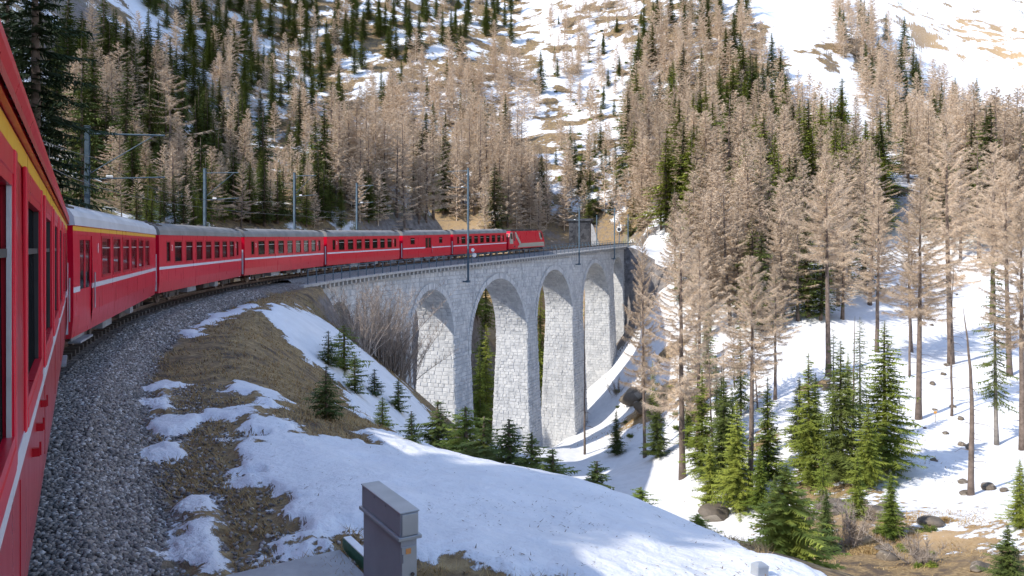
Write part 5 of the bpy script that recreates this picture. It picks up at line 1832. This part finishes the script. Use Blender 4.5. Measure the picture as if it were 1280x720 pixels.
# --- young spruces and low bushes on the banks
for px, py, top, pr, lb, wd in (
    (408, 523, 460, YOUNG[0], 'bushy young dark spruce on the bank, lowest of the group left of the shrub', 1.3),
    (430, 462, 410, YOUNG[1], 'yellowish young spruce on the upper bank below the coach', 1.3),
    (410, 455, 418, YOUNG[0], 'young spruce left of the yellowish one on the upper bank', 1.2),
    (444, 490, 448, YOUNG[2], 'slim young spruce in the middle of the bank', 1.2),
    (468, 494, 466, YOUNG[0], 'small young spruce right of the slim one on the bank', 1.3),
    (498, 512, 478, YOUNG[2], 'small spruce on the snow near the foot of the leafless shrub', 1.2),
    (478, 532, 500, YOUNG[1], 'small spruce on the lower snow of the bank', 1.1),
    (514, 550, 517, YOUNG[2], 'small spruce at the edge of the gorge below the snow bank', 1.2)):
    single(pr, px, py, top - 6, lb, wide=wd * 1.3, cat='young tree')
for px, py, top, d, pr, lb, wd in (
    (548, 560, 505, 34, YOUNG[0], 'bushy spruce before the first tall pier', 1.4), (582, 575, 512, 30, YOUNG[1], 'yellow green spruce sapling between the first two piers', 1.4),
    (606, 582, 525, 27, YOUNG[0], 'spruce sapling with ragged top before the second pier', 1.4), (636, 585, 528, 25, YOUNG[2], 'spruce sapling overlapping the second pier foot', 1.4),
    (664, 596, 545, 24, YOUNG[2], 'small spruce sapling right of the second pier foot', 1.3), (690, 598, 565, 22, YOUNG[0], 'low spruce tuft on the crest of the snow bank', 1.6),
    (745, 620, 580, 20, YOUNG[2], 'small blurred spruce on the crest of the snow bank', 1.5), (800, 650, 612, 18, YOUNG[1], 'low yellow green spruce tuft on the crest edge', 1.6),
    (872, 680, 645, 16, YOUNG[1], 'low green tuft at the far edge of the snow bank', 1.8)):
    single(pr, px, py, top - 6, lb, d=d, wide=wd * 1.45, cat='young tree')

def bush_mesh(seed):
    r_ = np.random.default_rng(seed)
    V_ = []
    for i in range(60):
        a = r_.uniform(0, 6.28); e = r_.uniform(.15, 1.0)
        d = np.array([math.cos(a) * (1 - e * .6), math.sin(a) * (1 - e * .6), e * .8]); L = r_.uniform(.5, 1.0)
        n = 26
        q = r_.uniform(.3, 1, n)
        p = d[None] * (q * L)[:, None] + r_.normal(0, .05, (n, 3))
        dv = d[None] * .6 + r_.normal(0, .6, (n, 3)); dv /= np.linalg.norm(dv, axis=1)[:, None]
        off = np.cross(dv, r_.normal(size=(n, 3))); off /= np.linalg.norm(off, axis=1)[:, None]
        V_.append(np.stack([p + off * .022, p - off * .022, p + dv * r_.uniform(.1, .24, (n, 1))], 1))
    v = np.concatenate(V_).reshape(-1, 3)
    return tri_mesh('mountain_pine', v, np.arange(len(v)).reshape(-1, 3))
BUSH = [bush_mesh(400 + i) for i in range(3)]
for b, m in zip(BUSH, ('needle', 'needle_bright', 'needle_bright')): b.materials.append(M[m])
def bush(p, r_, label, group):
    o = obj('mountain_pine', rnd.choice(BUSH)); o.location = p; o.scale = (r_, r_, r_ * rnd.uniform(.7, 1)); o.rotation_euler = (0, 0, rnd.uniform(0, 6.28))
    tag(o, label, 'bush', group)
for i in range(70):
    p = at(rnd.gauss(742, 26), rnd.gauss(214, 20)); bush(p, rnd.uniform(1.2, 2.4), 'green mountain pine bush in the patch above the hut', 'mountain pines above the hut')
for i in range(60):
    p = at(rnd.uniform(690, 860), rnd.uniform(20, 170)); bush(p, rnd.uniform(.8, 1.9), 'low mountain pine on the bright snow slope above the hut', 'mountain pines on the upper snow slope')
for i in range(16):
    p = at(rnd.uniform(770, 860), rnd.uniform(480, 580), 60); bush(p, rnd.uniform(.6, 1.2), 'low green bush among the boulders right of the piers', 'low bushes right of the piers')
for i in range(16):
    p = at(rnd.uniform(1080, 1180), rnd.uniform(620, 715), 35); bush(p, rnd.uniform(.4, .9), 'low green bush on the brown rocks at the lower right', 'low bushes on the rocks at the lower right')

# --- leafless shrub at the viaduct's near abutment
def shrub(px, py, d, h, label, n, seed, spread):
    r_ = np.random.default_rng(seed)
    p0 = spot(px, py, d)
    root = empty('leafless_shrub', p0); tag(root, label, 'shrub')
    st = MB()
    V_ = []
    for i in range(n):
        a = r_.uniform(0, 6.28); out = abs(r_.normal(0, spread)) * h; L = h * r_.uniform(.55, 1.05)
        b = np.array([r_.normal(0, .10) * h, r_.normal(0, .10) * h, -.6])
        d_ = np.array([math.cos(a), math.sin(a), 0]) * out
        qs = np.linspace(0, 1, 6)
        P_ = b[None] + d_[None] * (qs ** 1.2)[:, None] + np.array([0, 0, 1.])[None] * (L * qs)[:, None]
        st.tube([tuple(q) for q in P_[:5]], [.035, .03, .022, .015, .008], 4, cap=False)
        for k in range(90):
            q = r_.uniform(.25, 1)
            p = np.array([np.interp(q, qs, P_[:, c]) for c in range(3)])
            dv = r_.normal(0, .5, 3) + np.array([0, 0, .8]); dv /= np.linalg.norm(dv)
            off = np.cross(dv, r_.normal(size=3)); off /= np.linalg.norm(off)
            V_.append([p + off * .012, p - off * .012, p + dv * r_.uniform(.3, .9)])
    st.build('stems', M['shrub_twig'], root)
    v = np.array(V_).reshape(-1, 3)
    obj('twigs', tri_mesh('twigs', v, np.arange(len(v)).reshape(-1, 3)), root, M['shrub_twig'])
shrub(476, 450, 58, 6.3, 'large leafless grey brown shrub against the first viaduct arch', 85, 1, .46)
shrub(500, 470, 60, 5.0, 'leafless brown shrub leaning on the foot of the first tall pier', 55, 2, .42)
shrub(452, 440, 55, 5.5, 'lower leafless shrub on the bank below the railing', 34, 3, .5)
shrub(770, 470, 150, 4.0, 'bare bush at the foot of the last pier on the snow', 16, 4, .4)
shrub(1150, 690, 47, 2.2, 'small leafless scrub on the grassy mound at the lower right', 16, 6, .6)
shrub(1005, 650, 62, 3.0, 'leafless scrub at the left side of the stream bed', 18, 7, .5)
shrub(820, 540, 118, 3.5, 'leafless scrub among the boulders below the viaduct end', 18, 8, .5)
shrub(1062, 690, 52, 3.6, 'leafless scrub among the brown rocks of the stream bed', 22, 5, .4)

# --- boulders
blib, bf = rock_lib(6, 77, 3)
BM = []
for v in blib:
    nv = v * (1 + 0.10 * np.sin(v * 5 + 1).sum(1, keepdims=True) * .5)
    nv = nv * (1 + np.random.default_rng(9).normal(0, .035, (len(nv), 1)))
    me = tri_mesh('boulder', nv, bf); me.materials.append(M['rock']); BM.append(me)
def boulder(px, py, r_, label, group, d=None):
    p = at(px, py, 34)
    o = obj('boulder', rnd.choice(BM)); o.location = (p.x, p.y, p.z + r_ * .15); o.scale = (r_ * rnd.uniform(.8, 1.4), r_, r_ * rnd.uniform(.5, .85)); o.rotation_euler = (rnd.uniform(-.2, .2), 0, rnd.uniform(0, 6))
    tag(o, label, 'boulder', group)
for x, y, r_, lb in ((795, 500, 2.6, 'dark mossy boulder right of the last pier'), (805, 515, 2.2, 'pale brown boulder among the green bushes right of the piers'), (895, 645, 1.8, 'brown rock at the broken edge of the snow lip'), (1208, 618, .55, 'small rock at the foot of the leaning dead larch'), (1236, 611, .7, 'dark stump like rock in the snow right of the dead larch'),
                     (1165, 655, .9, 'brown rock at the edge of the lower snow patch'), (1045, 640, 1.4, 'pale angular rock in the shaded stream bed'),
                     (1100, 650, 1.2, 'tan rock below the bright green spruce'), (1225, 712, .7, 'brown rock in the snow at the bottom right')):
    boulder(x, y, r_, lb, None)
for i in range(14):
    boulder(rnd.uniform(1010, 1130), rnd.uniform(600, 700), rnd.uniform(.3, .8), 'loose rock in the dark stream bed below the spruces', 'rocks of the stream bed')
for i in range(22):
    boulder(rnd.uniform(1140, 1275), rnd.uniform(340, 640), rnd.uniform(.2, .55), 'small stone poking through the right snow field', 'stones in the right snow field')
def stake():
    p = at(1169, 528); root = empty('marker_stake', p); tag(root, 'thin stake with orange top standing on the right snow field', 'stake')
    m = MB(); m.box((0, 0, .55), (.05, .05, 1.3)); m.build('stake_post', M['bark_grey'], root)
    m = MB(); m.box((0, -.03, 1.12), (.34, .03, .26)); m.build('orange_top', mat_var('orange_paint', (.6, .25, .04), (.7, .34, .06), 8, .6), root)
stake()
def post():
    x, y = 2.95, 9.2
    root = empty('boundary_post', (x, y, gz(x, y) - .1), (0, R(4), R(20))); tag(root, 'short grey concrete post at the edge of the near snow bank', 'post')
    m = MB(); m.box((0, 0, .12), (.17, .14, .45)); m.build('shaft', M['zinc_dark'], root, bevel=.012)
    m = MB(); m.hexa([(-.08, -.065, .342), (.08, -.065, .342), (.08, .065, .342), (-.08, .065, .342), (-.04, -.03, .37), (.04, -.03, .37), (.04, .03, .37), (-.04, .03, .37)]); m.build('cap', M['zinc_dark'], root)
post()
print('TREES', N_KIND, 'objects', len(bpy.data.objects))
